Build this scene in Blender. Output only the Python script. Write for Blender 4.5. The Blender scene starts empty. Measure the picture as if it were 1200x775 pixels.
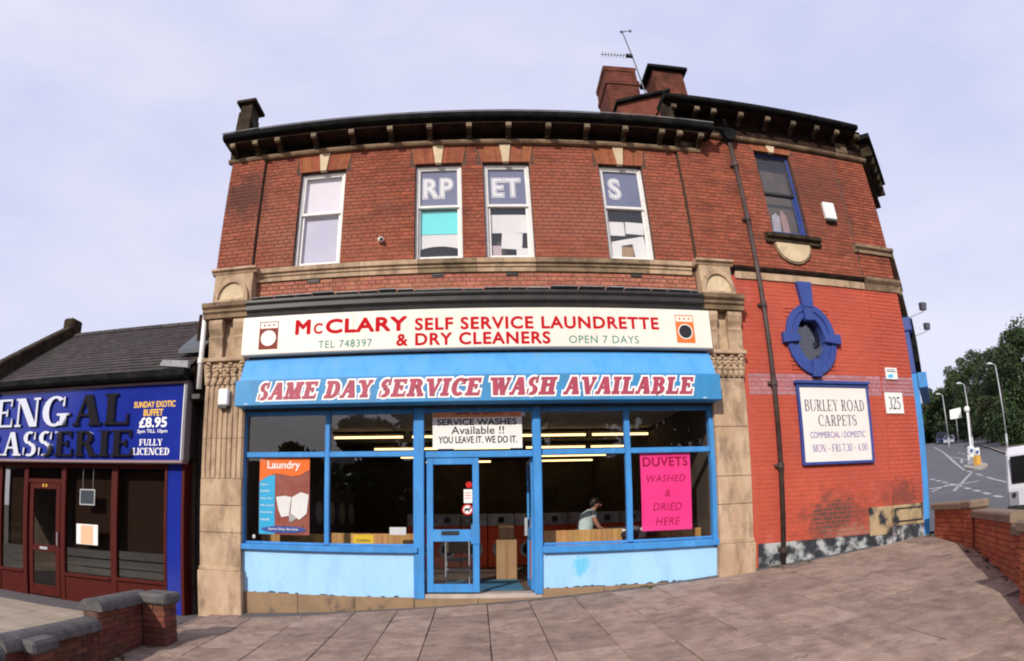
import bpy, bmesh, math, random
import numpy as np
from mathutils import Vector, Matrix
R = math.radians
random.seed(7); rng = np.random.default_rng(7)
sc = bpy.context.scene
COL = sc.collection

# ------------------------------------------------------------------ camera
H0 = 1.28
yaw, pitch, roll = -0.0507092, 0.14323366, -0.00610962
fw = Vector((math.sin(yaw)*math.cos(pitch), math.cos(yaw)*math.cos(pitch), math.sin(pitch)))
rt = Vector((math.cos(yaw), -math.sin(yaw), 0)); up = rt.cross(fw)
rt2 = rt*math.cos(roll) + up*math.sin(roll); up2 = -rt*math.sin(roll) + up*math.cos(roll)
cd = bpy.data.cameras.new('camera'); cam = bpy.data.objects.new('camera', cd); COL.objects.link(cam); sc.camera = cam
cam.matrix_world = Matrix(((rt2.x, up2.x, -fw.x, 0), (rt2.y, up2.y, -fw.y, 0), (rt2.z, up2.z, -fw.z, H0), (0, 0, 0, 1)))
cd.type = 'PANO'; cd.panorama_type = 'FISHEYE_LENS_POLYNOMIAL'; cd.sensor_width = 36; cd.fisheye_fov = R(178)
cd.fisheye_polynomial_k0 = 0; cd.fisheye_polynomial_k1 = -0.0484934
cd.fisheye_polynomial_k2 = 0; cd.fisheye_polynomial_k3 = 0; cd.fisheye_polynomial_k4 = 0
cd.shift_x = 76.96/1200; cd.shift_y = 120.05/775
cd.clip_start = 0.05; cd.clip_end = 2000

# ------------------------------------------------------------------ sky, sun, exposure
SUN_EL, SUN_AZ = 30, 207         # compass style: 180 = straight behind the camera (-y), larger = towards -x
w = bpy.data.worlds.new('World'); sc.world = w; w.use_nodes = True
nt = w.node_tree; N = nt.nodes; L = nt.links
bg = N['Background']; bg.inputs[1].default_value = 0.10
sky = N.new('ShaderNodeTexSky'); sky.sky_type = 'NISHITA'; sky.sun_disc = False
sky.sun_elevation = R(SUN_EL); sky.sun_rotation = R(SUN_AZ); sky.dust_density = 2.0; sky.air_density = 1.2
tc = N.new('ShaderNodeTexCoord')
mp = N.new('ShaderNodeMapping'); mp.inputs['Scale'].default_value = (1.0, 1.3, 3.2); mp.inputs['Rotation'].default_value = (0.2, 0.3, 0.5)
no = N.new('ShaderNodeTexNoise'); no.inputs['Scale'].default_value = 1.5; no.inputs['Detail'].default_value = 7; no.inputs['Roughness'].default_value = .55
cr = N.new('ShaderNodeValToRGB'); cr.color_ramp.elements[0].position = .36; cr.color_ramp.elements[1].position = .68
cr.color_ramp.elements[0].color = (6.9, 7.3, 10.5, 1); cr.color_ramp.elements[1].color = (9.5, 9.4, 11.0, 1)
mx = N.new('ShaderNodeMix'); mx.data_type = 'RGBA'; mx.inputs[0].default_value = .82
L.new(tc.outputs['Generated'], mp.inputs[0]); L.new(mp.outputs[0], no.inputs['Vector']); L.new(no.outputs[0], cr.inputs[0])
sx = N.new('ShaderNodeSeparateXYZ'); L.new(tc.outputs['Generated'], sx.inputs[0])
hr_ = N.new('ShaderNodeMapRange'); hr_.inputs[1].default_value = .0; hr_.inputs[2].default_value = .75; hr_.inputs[3].default_value = .62; hr_.inputs[4].default_value = .05; L.new(sx.outputs[2], hr_.inputs[0])
hz = N.new('ShaderNodeMix'); hz.data_type = 'RGBA'; hz.inputs[7].default_value = (9.0, 9.0, 10.6, 1); L.new(hr_.outputs[0], hz.inputs[0]); L.new(cr.outputs[0], hz.inputs[6])
L.new(sky.outputs[0], mx.inputs[6]); L.new(hz.outputs[2], mx.inputs[7]); L.new(mx.outputs[2], bg.inputs[0])
sd = bpy.data.lights.new('sun', 'SUN'); sd.energy = 3.9; sd.angle = R(0.6); sd.color = (1, .93, .82)
so = bpy.data.objects.new('sun', sd); COL.objects.link(so)
tos = Vector((math.sin(R(SUN_AZ))*math.cos(R(SUN_EL)), math.cos(R(SUN_AZ))*math.cos(R(SUN_EL)), math.sin(R(SUN_EL))))
so.rotation_euler = tos.to_track_quat('Z', 'Y').to_euler(); so.location = (-6, -12, 12)
sc.view_settings.view_transform = 'Standard'; sc.view_settings.look = 'None'
sc.view_settings.exposure = 0.0; sc.view_settings.gamma = 1
sc.cycles.filter_width = 2.0; sc.cycles.max_bounces = 8; sc.cycles.transparent_max_bounces = 12

# ------------------------------------------------------------------ materials
def M(name, c1, c2=None, c3=None, sc_=4.0, rough=.75, bump=0.0, bsc=60.0, metal=0.0, spec=.4, rnd=0.0, dirt=None, dsc=1.2, damt=.5, obj=False, hue=1.0, stretch=None, emit=None, lo=.38, hi=.62, bdist=.01):
    m = bpy.data.materials.new(name); m.use_nodes = True; t = m.node_tree; n = t.nodes; l = t.links
    b = n['Principled BSDF']; b.inputs['Roughness'].default_value = rough; b.inputs['Metallic'].default_value = metal
    b.inputs['Specular IOR Level'].default_value = spec
    c = (*c1, 1)
    if obj:
        src = n.new('ShaderNodeTexCoord').outputs['Object']
    else:
        src = n.new('ShaderNodeNewGeometry').outputs['Position']
    if stretch:
        mpn = n.new('ShaderNodeMapping'); mpn.inputs['Scale'].default_value = stretch; l.new(src, mpn.inputs[0]); src = mpn.outputs[0]
    col = None
    def noise(s, d=5, rgh=.6):
        x = n.new('ShaderNodeTexNoise'); x.inputs['Scale'].default_value = s; x.inputs['Detail'].default_value = d; x.inputs['Roughness'].default_value = rgh
        l.new(src, x.inputs['Vector']); return x.outputs[0]
    if c2 is not None:
        r = n.new('ShaderNodeValToRGB'); e = r.color_ramp.elements
        e[0].position = lo; e[1].position = hi; e[0].color = c; e[1].color = (*c2, 1)
        if c3 is not None:
            k = e.new(min(.98, hi+.12)); k.color = (*c3, 1)
        l.new(noise(sc_), r.inputs[0]); col = r.outputs[0]
    if rnd:
        a = n.new('ShaderNodeObjectInfo').outputs['Random']; g = n.new('ShaderNodeNewGeometry').outputs['Random Per Island']
        ad = n.new('ShaderNodeMath'); ad.operation = 'ADD'; l.new(a, ad.inputs[0]); l.new(g, ad.inputs[1])
        fr = n.new('ShaderNodeMath'); fr.operation = 'FRACT'; l.new(ad.outputs[0], fr.inputs[0])
        mr = n.new('ShaderNodeMapRange'); mr.inputs[3].default_value = 1-rnd; mr.inputs[4].default_value = 1+rnd; l.new(fr.outputs[0], mr.inputs[0])
        hs = n.new('ShaderNodeHueSaturation'); l.new(mr.outputs[0], hs.inputs['Value'])
        hm = n.new('ShaderNodeMapRange'); hm.inputs[3].default_value = .5-.03*hue*min(1, rnd*2); hm.inputs[4].default_value = .5+.03*hue*min(1, rnd*2)
        f2 = n.new('ShaderNodeMath'); f2.operation = 'MULTIPLY'; f2.inputs[1].default_value = 7.31; l.new(fr.outputs[0], f2.inputs[0])
        f3 = n.new('ShaderNodeMath'); f3.operation = 'FRACT'; l.new(f2.outputs[0], f3.inputs[0]); l.new(f3.outputs[0], hm.inputs[0]); l.new(hm.outputs[0], hs.inputs['Hue'])
        if col is None: hs.inputs['Color'].default_value = c
        else: l.new(col, hs.inputs['Color'])
        col = hs.outputs[0]
    if dirt is not None:
        q = n.new('ShaderNodeMapRange'); q.inputs[1].default_value = .48; q.inputs[2].default_value = .72; q.inputs[4].default_value = damt
        l.new(noise(dsc, 8, .7), q.inputs[0])
        mm = n.new('ShaderNodeMix'); mm.data_type = 'RGBA'; l.new(q.outputs[0], mm.inputs[0])
        if col is None: mm.inputs[6].default_value = c
        else: l.new(col, mm.inputs[6])
        mm.inputs[7].default_value = (*dirt, 1); col = mm.outputs[2]
    if col is None: b.inputs['Base Color'].default_value = c
    else: l.new(col, b.inputs['Base Color'])
    if bump:
        bp = n.new('ShaderNodeBump'); bp.inputs['Strength'].default_value = bump; bp.inputs['Distance'].default_value = bdist
        l.new(noise(bsc, 6), bp.inputs['Height']); l.new(bp.outputs[0], b.inputs['Normal'])
    if emit: b.inputs['Emission Color'].default_value = (*emit[0], 1); b.inputs['Emission Strength'].default_value = emit[1]
    return m

def masked(m, c, fn):
    """lay worn paint of colour c over material m where fn(nodes, links, position) is 1"""
    n, l = m.node_tree.nodes, m.node_tree.links
    b = n['Principled BSDF']; lk = b.inputs['Base Color'].links
    mm = n.new('ShaderNodeMix'); mm.data_type = 'RGBA'
    if lk: l.new(lk[0].from_socket, mm.inputs[6])
    else: mm.inputs[6].default_value = b.inputs['Base Color'].default_value
    mm.inputs[7].default_value = (*c, 1)
    l.new(fn(n, l, n.new('ShaderNodeNewGeometry').outputs['Position']), mm.inputs[0]); l.new(mm.outputs[2], b.inputs['Base Color'])

def blob_mask(cx, cz, rx, rz, thr=.5, s=3.5, soft=.12):
    def fn(n, l, pos):
        sx = n.new('ShaderNodeSeparateXYZ'); l.new(pos, sx.inputs[0])
        def mth(op, a, b_):
            q = n.new('ShaderNodeMath'); q.operation = op
            for i, v in enumerate((a, b_)):
                if isinstance(v, (int, float)): q.inputs[i].default_value = v
                else: l.new(v, q.inputs[i])
            return q.outputs[0]
        dx = mth('DIVIDE', mth('SUBTRACT', sx.outputs[0], cx), rx); dz = mth('DIVIDE', mth('SUBTRACT', sx.outputs[2], cz), rz)
        d = mth('SQRT', mth('ADD', mth('MULTIPLY', dx, dx), mth('MULTIPLY', dz, dz)), 0)
        no_ = n.new('ShaderNodeTexNoise'); no_.inputs['Scale'].default_value = s; no_.inputs['Detail'].default_value = 8; no_.inputs['Roughness'].default_value = .7
        l.new(pos, no_.inputs['Vector'])
        v = mth('SUBTRACT', no_.outputs[0], mth('MULTIPLY', d, .3))
        r = n.new('ShaderNodeMapRange'); r.inputs[1].default_value = thr-.3; r.inputs[2].default_value = thr-.3+soft; l.new(v, r.inputs[0])
        return r.outputs[0]
    return fn

SOOT = (.035, .025, .02)
brick = M('brick', (.27, .070, .040), (.35, .098, .056), (.19, .056, .040), 5, rough=.92, rnd=.17, dirt=(.075, .034, .028), dsc=1.1, damt=.72, bump=.6, bsc=70, stretch=(1, 1, 2.2), hue=.25, spec=.2)
brick_sooty = M('sooty_chimney_brick', (.12, .042, .030), (.17, .058, .04), (.06, .028, .022), 5, rough=.95, rnd=.2, hue=.3, dirt=(.04, .025, .02), dsc=1.6, damt=.8, spec=.1)
brick_frieze = M('brick_frieze', (.33, .11, .065), (.43, .17, .11), (.28, .09, .05), 7, rough=.9, rnd=.16, dirt=(.2, .09, .07), dsc=1.3, damt=.4, bump=.5)
brick_orange = M('brick_orange', (.26, .075, .034), (.33, .105, .048), None, 9, rough=.9, rnd=.18, dirt=(.1, .05, .04), dsc=1.2, damt=.4)
brick_red = M('brick_painted_red', (.49, .094, .054), (.43, .078, .046), (.52, .13, .09), 1.3, rough=.7, rnd=.035, hue=.3, dirt=(.36, .08, .06), dsc=1.1, damt=.6, bump=.3, spec=.25)
masked(brick_red, (.20, .065, .045), blob_mask(6.35, .95, .8, .55, .47, 6, .22))
masked(brick_red, (.12, .06, .05), blob_mask(6.2, 1.0, .5, .35, .42, 9, .2))
masked(brick_red, (.30, .15, .11), blob_mask(6.6, .72, .55, .18, .44, 9, .2))
masked(brick_red, (.20, .06, .045), blob_mask(7.9, 1.3, .6, .3, .43, 8, .25))
masked(brick, (.32, .12, .078), blob_mask(-3.0, 6.0, 1.6, 1.6, .40, 2.2, .5)); masked(brick, (.32, .115, .075), blob_mask(1.8, 6.4, 1.8, 1.5, .40, 2.6, .5))
masked(brick, (.13, .05, .038), blob_mask(-4.2, 7.1, .5, .5, .42, 5, .25)); masked(brick, (.16, .055, .04), blob_mask(6.9, 7.3, 1.4, 1.0, .42, 3, .4))
brick_lilac = M('brick_painted_lilac', (.40, .20, .23), (.33, .16, .18), (.5, .09, .06), 5, rough=.7, rnd=.06, bump=.3)
mortar = M('mortar', (.085, .042, .03), (.14, .075, .055), None, 12, rough=.95)
mortar_red = M('mortar_painted_red', (.44, .075, .046), (.38, .062, .04), None, 6, rough=.8)
stone = M('sandstone', (.42, .29, .185), (.52, .38, .26), (.31, .21, .135), 2.5, rough=.92, spec=.15, stretch=(1.6, 1.6, .7), dirt=(.11, .078, .055), dsc=2.2, damt=.85, bump=.5, bsc=45, rnd=.07)
stone_dark = M('sooty_sandstone', (.17, .115, .07), (.30, .21, .125), (.055, .04, .03), 4, rough=.9, dirt=SOOT, dsc=2.5, damt=.8, bump=.5, bsc=40, rnd=.1)
stone_pale = M('pale_stone', (.62, .5, .33), (.54, .42, .27), None, 4, rough=.85, rnd=.08)
stone_plinth = M('plinth_stone', (.24, .16, .095), (.36, .235, .13), (.10, .075, .06), 2, rough=.9, dirt=(.06, .05, .05), dsc=2.0, damt=.85, bump=.5)
frieze_black = M('near_black_brick', (.014, .010, .008), (.035, .018, .013), (.01, .012, .009), 4, rough=.95, rnd=.2, spec=.1)  # near-black brick for the cornice friezes, soffits and string cap
black_stone = M('near_black_stone', (.028, .022, .016), (.07, .05, .032), (.018, .022, .013), 5, rough=.95, dirt=(.012, .012, .01), dsc=4, damt=.8, spec=.1)  # near-black stone for bracket bodies, end blocks, stack and verge
head_stone = M('bracket_head_stone', (.27, .21, .14), (.10, .08, .055), None, 3, rough=.9, spec=.2)
gutter_m = M('gutter_iron', (.007, .007, .008), (.012, .013, .012), None, 6, rough=.8, dirt=(.028, .03, .026), dsc=3, damt=.5, spec=.06)
lead = M('lead_flashing', (.32, .33, .35), (.2, .2, .21), (.5, .5, .5), 9, rough=.6)
blackpaint = M('black_paint', (.02, .02, .022), (.035, .033, .033), None, 5, rough=.45)
pipe_m = M('brown_pipe', (.04, .024, .022), (.075, .05, .045), None, 4, rough=.6)
blue = M('shop_blue_paint', (.045, .235, .58), (.058, .28, .66), (.09, .33, .68), 2.5, rough=.5, dirt=(.07, .17, .30), dsc=4, damt=.55, bump=.2, spec=.25, stretch=(2.2, 2.2, .55))
blue_slope = M('awning_blue_paint', (.07, .31, .70), (.10, .38, .76), (.16, .46, .78), 2.5, rough=.5, dirt=(.10, .23, .38), dsc=2.5, damt=.6, stretch=(2, 2, .6))
blue_pale = M('pale_blue_render', (.33, .60, .90), (.37, .64, .92), (.22, .58, .80), 1.6, rough=.7, dirt=(.22, .40, .58), dsc=1.8, damt=.5, bump=.4, bsc=25, stretch=(1.5, 1.5, .6))
masked(blue_pale, (.14, .52, .78), blob_mask(1.6, .5, .12, .14, .42, 9, .2))
navy = M('navy_paint', (.028, .055, .235), (.036, .07, .28), (.025, .04, .16), 3, rough=.5)
rest_blue = M('restaurant_blue', (.012, .024, .24), (.014, .03, .28), None, 1.2, rough=.12, spec=.5)
cream = M('cream_sign_panel', (.80, .735, .65), (.84, .78, .70), None, 1.1, rough=.35, dirt=(.68, .57, .45), dsc=2.0, damt=.25)
white = M('white_plastic', (.8, .8, .78), (.74, .74, .73), None, 3, rough=.35)
white_paint = M('white_window_paint', (.78, .76, .74), (.70, .68, .66), None, 6, rough=.5)
paper = M('white_paper', (.82, .81, .78), (.76, .75, .73), None, 3, rough=.8)
netting = M('net_blind', (.86, .80, .84), (.80, .75, .80), None, 1.2, rough=.9)
red_ink = M('red_lettering', (.50, .008, .016), spec=.1); green_ink = M('green_lettering', (.05, .26, .2)); black_ink = M('black_lettering', (.015, .015, .02)); dark_ink = M('grey_lettering', (.05, .055, .09))
violet_ink = M('violet_lettering', (.16, .12, .34)); pinkred = M('pink_red_lettering', (.42, .055, .10), (.34, .05, .09), None, 6, rough=.5); white_ink = M('white_lettering', (.85, .84, .82), rough=.5)
gold_ink = M('gold_lettering', (.85, .50, .06)); maroon_ink = M('maroon_marker', (.42, .0, .05)); brown_ink = M('brown_print', (.22, .035, .02)); orange_ink = M('orange_print', (.85, .17, .03))
pink = M('fluorescent_pink_card', (.95, .04, .28), (.93, .05, .30), None, 2, rough=.6)
mahog = M('mahogany_joinery', (.060, .007, .005), (.08, .010, .007), (.035, .005, .004), 3, rough=.5, spec=.15, stretch=(6, 6, 1))
pine = M('pine_boards', (.52, .27, .09), (.62, .35, .13), (.36, .16, .05), 4, rough=.5, stretch=(6, 6, .6), rnd=.14)
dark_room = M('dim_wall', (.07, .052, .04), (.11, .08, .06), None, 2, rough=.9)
ceil_m = M('ceiling_tile', (.42, .39, .34), (.5, .46, .4), None, 2, rough=.9, rnd=.05)
floor_in = M('lino_floor', (.10, .085, .07), (.14, .12, .1), None, 3, rough=.4)
mat_blue = M('blue_door_mat', (.03, .14, .24), (.04, .17, .28), None, 40, rough=.95)
machine = M('washer_enamel', (.62, .62, .68), (.36, .36, .4), None, 3, rough=.3); machine_orange = M('orange_washer_panel', (.85, .10, .025), rough=.35)
darkglass = M('dark_door_glass', (.01, .01, .012), rough=.1)
card = M('cardboard', (.40, .25, .13), (.34, .21, .11), None, 5, rough=.85)
slate = M('roof_slate', (.036, .027, .027), (.058, .044, .042), (.025, .023, .02), 7, rough=.8, rnd=.25, dirt=(.05, .055, .035), dsc=1.2, damt=.4)
copingd = M('weathered_coping', (.07, .066, .068), (.11, .10, .10), (.045, .042, .042), 6, rough=.9, dirt=(.22, .2, .18), dsc=7, damt=.35, bump=.6, bsc=40)
coping_brown = M('brown_coping', (.17, .12, .085), (.25, .18, .12), (.10, .075, .055), 5, rough=.9, dirt=(.08, .06, .05), dsc=5, damt=.5, bump=.6, bsc=40)
flag_m = M('paving_stone', (.265, .186, .148), (.34, .25, .205), (.19, .134, .108), 3.8, rough=.92, rnd=.14, hue=.5, dirt=(.11, .084, .075), dsc=3.2, damt=.75, spec=.12, bump=1.0, bsc=9, bdist=.02)
flag_beige = M('forecourt_slab', (.31, .25, .19), (.38, .31, .24), None, 2, rough=.9, rnd=.06, dirt=(.22, .18, .15), dsc=1.2, damt=.4)
joint_m = M('paving_bed', (.13, .10, .085), (.18, .14, .12), None, 9, rough=.95)
tarmac = M('patched_tarmac', (.085, .075, .08), (.12, .108, .11), None, 20, rough=.95, bump=.5, bsc=90)
asphalt = M('asphalt', (.085, .085, .095), (.105, .105, .115), (.07, .07, .08), .8, rough=.85, bump=.3, bsc=60)
roadpaint = M('road_paint', (.42, .42, .42), (.26, .26, .27), None, 9, rough=.7)
kerb_m = M('kerb_stone', (.28, .25, .22), (.34, .3, .27), None, 4, rough=.9)
verge_m = M('grass_verge', (.05, .075, .025), (.085, .075, .04), None, 2, rough=.95)
earth_m = M('rough_ground', (.07, .065, .05), (.1, .085, .065), None, .6, rough=.95)
leaf_m = M('leaves', (.022, .042, .013), (.042, .066, .02), (.014, .026, .010), .35, rough=.6, rnd=.35, spec=.3)
leaf_m2 = M('olive_leaves', (.045, .06, .018), (.07, .082, .025), (.028, .04, .014), .35, rough=.6, rnd=.35, spec=.3)
bark = M('bark', (.06, .045, .035), (.09, .07, .05), None, 8, rough=.95)
galv = M('galvanised_steel', (.45, .46, .48), (.38, .39, .41), None, 3, rough=.5, metal=.3)
rubber = M('rubber', (.02, .02, .02)); rim_m = M('wheel_rim', (.35, .35, .37), rough=.35, metal=.6)
van_paint = M('white_van_paint', (.62, .63, .68), rough=.25, spec=.6); van_grey = M('grey_roof_paint', (.25, .25, .29), rough=.35)
suv_paint = M('dark_blue_car_paint', (.03, .05, .11), rough=.25, spec=.6); silver = M('silver_car_paint', (.3, .32, .38), rough=.25, metal=.4)
red_lamp = M('red_lamp_lens', (.5, .02, .02), rough=.3); clear_lamp = M('clear_lamp_lens', (.7, .7, .7), rough=.2)
yellow_pl = M('yellow_plastic', (.6, .33, .05), rough=.4); yellow_card = M('yellow_card', (.85, .55, .03), rough=.6)
skin_m = M('skin', (.42, .20, .14), rough=.6); shirt_m = M('pale_mint_shirt', (.60, .72, .70), (.55, .66, .66), None, 8, rough=.85); hair_m = M('dark_hair', (.012, .009, .008), rough=.5); denim = M('dark_trousers', (.03, .03, .05), rough=.9)
turq = M('turquoise_card', (.15, .80, .78), rough=.6); grey_board = M('grey_blue_board', (.135, .15, .25), (.16, .175, .28), None, 3, rough=.6)
frost = M('etched_film', (.16, .17, .18), (.21, .22, .23), None, 1.5, rough=.5)
chrome = M('polished_letter_metal', (.90, .90, .90), rough=.03, metal=1.0); letter_side = M('letter_return_metal', (.03, .03, .05), rough=.4)
light_tube = M('lit_tube', (.9, .8, .6), emit=((1, .68, .30), 3.2))
posterbrown = M('towel_photo_print', (.30, .07, .05), (.38, .11, .08), (.12, .06, .06), 5, rough=.5)
cyan_print = M('cyan_print', (.04, .48, .82), rough=.5)
peach = M('mottled_orange', (.80, .33, .16), (.70, .22, .09), (.82, .50, .36), 3, rough=.6)  # mottled orange for the band across the top of the service poster
carpet_m = M('dark_clothes', (.02, .02, .03), (.05, .05, .06), None, 12, rough=.95)

def glassmat(name, ior, tint, rough=0.0):
    m = bpy.data.materials.new(name); m.use_nodes = True; t = m.node_tree; n = t.nodes; l = t.links
    n.remove(n['Principled BSDF'])
    tr = n.new('ShaderNodeBsdfTransparent'); tr.inputs[0].default_value = (*tint, 1)
    gl = n.new('ShaderNodeBsdfGlossy'); gl.inputs['Roughness'].default_value = rough
    fr = n.new('ShaderNodeFresnel'); fr.inputs[0].default_value = ior
    bf = n.new('ShaderNodeNewGeometry'); iv = n.new('ShaderNodeMath'); iv.operation = 'SUBTRACT'; iv.inputs[0].default_value = 1; l.new(bf.outputs['Backfacing'], iv.inputs[1])
    ml = n.new('ShaderNodeMath'); ml.operation = 'MULTIPLY'; l.new(fr.outputs[0], ml.inputs[0]); l.new(iv.outputs[0], ml.inputs[1])   # the outer face carries both faces' reflection
    mxs = n.new('ShaderNodeMixShader'); l.new(ml.outputs[0], mxs.inputs[0]); l.new(tr.outputs[0], mxs.inputs[1]); l.new(gl.outputs[0], mxs.inputs[2])
    l.new(mxs.outputs[0], n['Material Output'].inputs[0]); return m
glass = glassmat('shop_glass', 1.95, (.97, .97, .97)); glass_up = glassmat('sash_glass', 1.95, (.97, .97, .98)); glass_rest = glassmat('smoked_glass', 1.5, (.7, .68, .66))

# ------------------------------------------------------------------ builders
ORG = {}
def tag(o, label=None, cat=None, group=None, kind=None):
    if label: o['label'] = label
    if cat: o['category'] = cat
    if group: o['group'] = group
    if kind: o['kind'] = kind
    return o
def E_(name, loc, label, cat, group=None):
    o = bpy.data.objects.new(name, None); COL.objects.link(o); o.location = loc; o.empty_display_size = .2
    ORG[o.name] = Vector(loc); return tag(o, label, cat, group)
class MB:
    def __init__(s): s.v = []; s.f = []; s.m = []
    def box(s, x0, x1, y0, y1, z0, z1, mi=0):
        x0, x1 = sorted((x0, x1)); y0, y1 = sorted((y0, y1)); z0, z1 = sorted((z0, z1))
        b = len(s.v); s.v += [(x0,y0,z0),(x1,y0,z0),(x1,y1,z0),(x0,y1,z0),(x0,y0,z1),(x1,y0,z1),(x1,y1,z1),(x0,y1,z1)]
        for q in ((0,3,2,1),(4,5,6,7),(0,1,5,4),(1,2,6,5),(2,3,7,6),(3,0,4,7)): s.f.append(tuple(b+i for i in q)); s.m.append(mi)
        return s
    def hexa(s, pts, mi=0):     # 8 points, bottom ring then top ring, anticlockwise
        b = len(s.v); s.v += [tuple(p) for p in pts]
        for q in ((0,3,2,1),(4,5,6,7),(0,1,5,4),(1,2,6,5),(2,3,7,6),(3,0,4,7)): s.f.append(tuple(b+i for i in q)); s.m.append(mi)
        return s
    def prism(s, pts, y0, y1, mi=0, ax='y'):   # pts in (x,z) anticlockwise seen from -y
        n = len(pts); b = len(s.v)
        P = {'y': lambda p, y: (p[0], y, p[1]), 'x': lambda p, y: (y, p[0], p[1]), 'z': lambda p, y: (p[0], p[1], y)}[ax]
        s.v += [P(p, y0) for p in pts] + [P(p, y1) for p in pts]
        s.f.append(tuple(b+i for i in range(n))); s.m.append(mi)
        s.f.append(tuple(b+n+i for i in reversed(range(n)))); s.m.append(mi)
        for i in range(n):
            j = (i+1) % n; s.f.append((b+i, b+n+i, b+n+j, b+j)); s.m.append(mi)
        return s
    def ring(s, x0, x1, z0, z1, w_, y0, y1, mi=0, wb=None, wt=None):
        wb = w_ if wb is None else wb; wt = w_ if wt is None else wt
        s.box(x0, x0+w_, y0, y1, z0, z1, mi); s.box(x1-w_, x1, y0, y1, z0, z1, mi)
        s.box(x0+w_, x1-w_, y0, y1, z0, z0+wb, mi); s.box(x0+w_, x1-w_, y0, y1, z1-wt, z1, mi); return s
    def tube(s, path, r, n=10, mi=0, caps=True):
        path = [Vector(p) for p in path]; rs = r if isinstance(r, (list, tuple)) else [r]*len(path); b = len(s.v)
        for i, p in enumerate(path):
            d = (path[min(i+1, len(path)-1)]-path[max(i-1, 0)]).normalized()
            a = d.orthogonal().normalized() if abs(d.z) < .95 else Vector((1, 0, 0)).cross(d).normalized()
            if abs(d.z) < .95: a = Vector((0, 0, 1)).cross(d).normalized()
            c = d.cross(a)
            for k in range(n):
                t_ = 2*math.pi*k/n; s.v.append(tuple(p+(a*math.cos(t_)+c*math.sin(t_))*rs[i]))
        for i in range(len(path)-1):
            for k in range(n):
                s.f.append((b+i*n+k, b+i*n+(k+1) % n, b+(i+1)*n+(k+1) % n, b+(i+1)*n+k)); s.m.append(mi)
        if caps:
            s.f.append(tuple(b+k for k in reversed(range(n)))); s.m.append(mi)
            s.f.append(tuple(b+(len(path)-1)*n+k for k in range(n))); s.m.append(mi)
        return s
    def ell(s, c, r, nu=12, nv=8, mi=0):
        b = len(s.v)
        for j in range(nv+1):
            th = math.pi*j/nv
            for i in range(nu):
                ph = 2*math.pi*i/nu; s.v.append((c[0]+r[0]*math.sin(th)*math.cos(ph), c[1]+r[1]*math.sin(th)*math.sin(ph), c[2]+r[2]*math.cos(th)))
        for j in range(nv):
            for i in range(nu):
                s.f.append((b+j*nu+i, b+(j+1)*nu+i, b+(j+1)*nu+(i+1) % nu, b+j*nu+(i+1) % nu)); s.m.append(mi)
        return s
    def arc(s, cx, cz, ro, ri, a0, a1, y0, y1, n=16, mi=0):   # ro, ri = (rx, rz)
        for i in range(n):
            t0 = R(a0+(a1-a0)*i/n); t1 = R(a0+(a1-a0)*(i+1)/n)
            o0 = (cx+ro[0]*math.cos(t0), cz+ro[1]*math.sin(t0)); o1 = (cx+ro[0]*math.cos(t1), cz+ro[1]*math.sin(t1))
            i0 = (cx+ri[0]*math.cos(t0), cz+ri[1]*math.sin(t0)); i1 = (cx+ri[0]*math.cos(t1), cz+ri[1]*math.sin(t1))
            s.prism([i0, o0, o1, i1], y0, y1, mi)
        return s
    def build(s, name, mats, parent=None, bevel=0.0, label=None, kind=None, smooth=False, org=None, cat=None, group=None, recalc=True):
        if not isinstance(mats, (list, tuple)): mats = [mats]
        o_ = ORG.get(parent.name, Vector((0, 0, 0))) if parent is not None else Vector(org or (0, 0, 0))
        me = bpy.data.meshes.new(name); me.from_pydata([tuple(Vector(p)-o_) for p in s.v], [], s.f)
        me.polygons.foreach_set('material_index', s.m)
        for m_ in mats: me.materials.append(m_)
        if bevel or recalc:
            bm = bmesh.new(); bm.from_mesh(me)
            if smooth: bmesh.ops.remove_doubles(bm, verts=bm.verts, dist=1e-5)
            if recalc: bmesh.ops.recalc_face_normals(bm, faces=bm.faces)
            if bevel: bmesh.ops.bevel(bm, geom=bm.edges[:], offset=bevel, segments=1, affect='EDGES', clamp_overlap=True)
            bm.to_mesh(me); bm.free()
        if smooth: me.polygons.foreach_set('use_smooth', [True]*len(me.polygons))
        ob = bpy.data.objects.new(name, me); COL.objects.link(ob)
        if parent is not None: ob.parent = parent; ORG[ob.name] = o_
        else: ob.location = o_; ORG[ob.name] = o_
        return tag(ob, label, cat, group, kind)

def box_obj(name, mats, parent, x0, x1, y0, y1, z0, z1, bevel=.004, **k):
    return MB().box(x0, x1, y0, y1, z0, z1).build(name, mats, parent, bevel=bevel, **k)

# shared little brick mesh (unit box, chamfered front)
_unit = {}
def unit_box(mat_):
    if mat_.name not in _unit:
        b = MB(); c = .02; t = .08
        b.hexa([(-.5,-.5,-.5),(.5,-.5,-.5),(.5,.5,-.5),(-.5,.5,-.5),(-.5,-.5,.5),(.5,-.5,.5),(.5,.5,.5),(-.5,.5,.5)])
        me = bpy.data.meshes.new('brick_block'); me.from_pydata(b.v, [], b.f); me.materials.append(mat_)
        bm = bmesh.new(); bm.from_mesh(me); bmesh.ops.bevel(bm, geom=bm.edges[:], offset=.03, segments=1, affect='EDGES'); bm.to_mesh(me); bm.free()
        _unit[mat_.name] = me
    return _unit[mat_.name]
def unit_brick(mat_, parent, c, size, rotz=0.0, name='brick'):
    o = bpy.data.objects.new(name, unit_box(mat_)); COL.objects.link(o); o.parent = parent
    o.location = Vector(c)-ORG[parent.name]; o.scale = size; o.rotation_euler.z = rotz; return o

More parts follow.
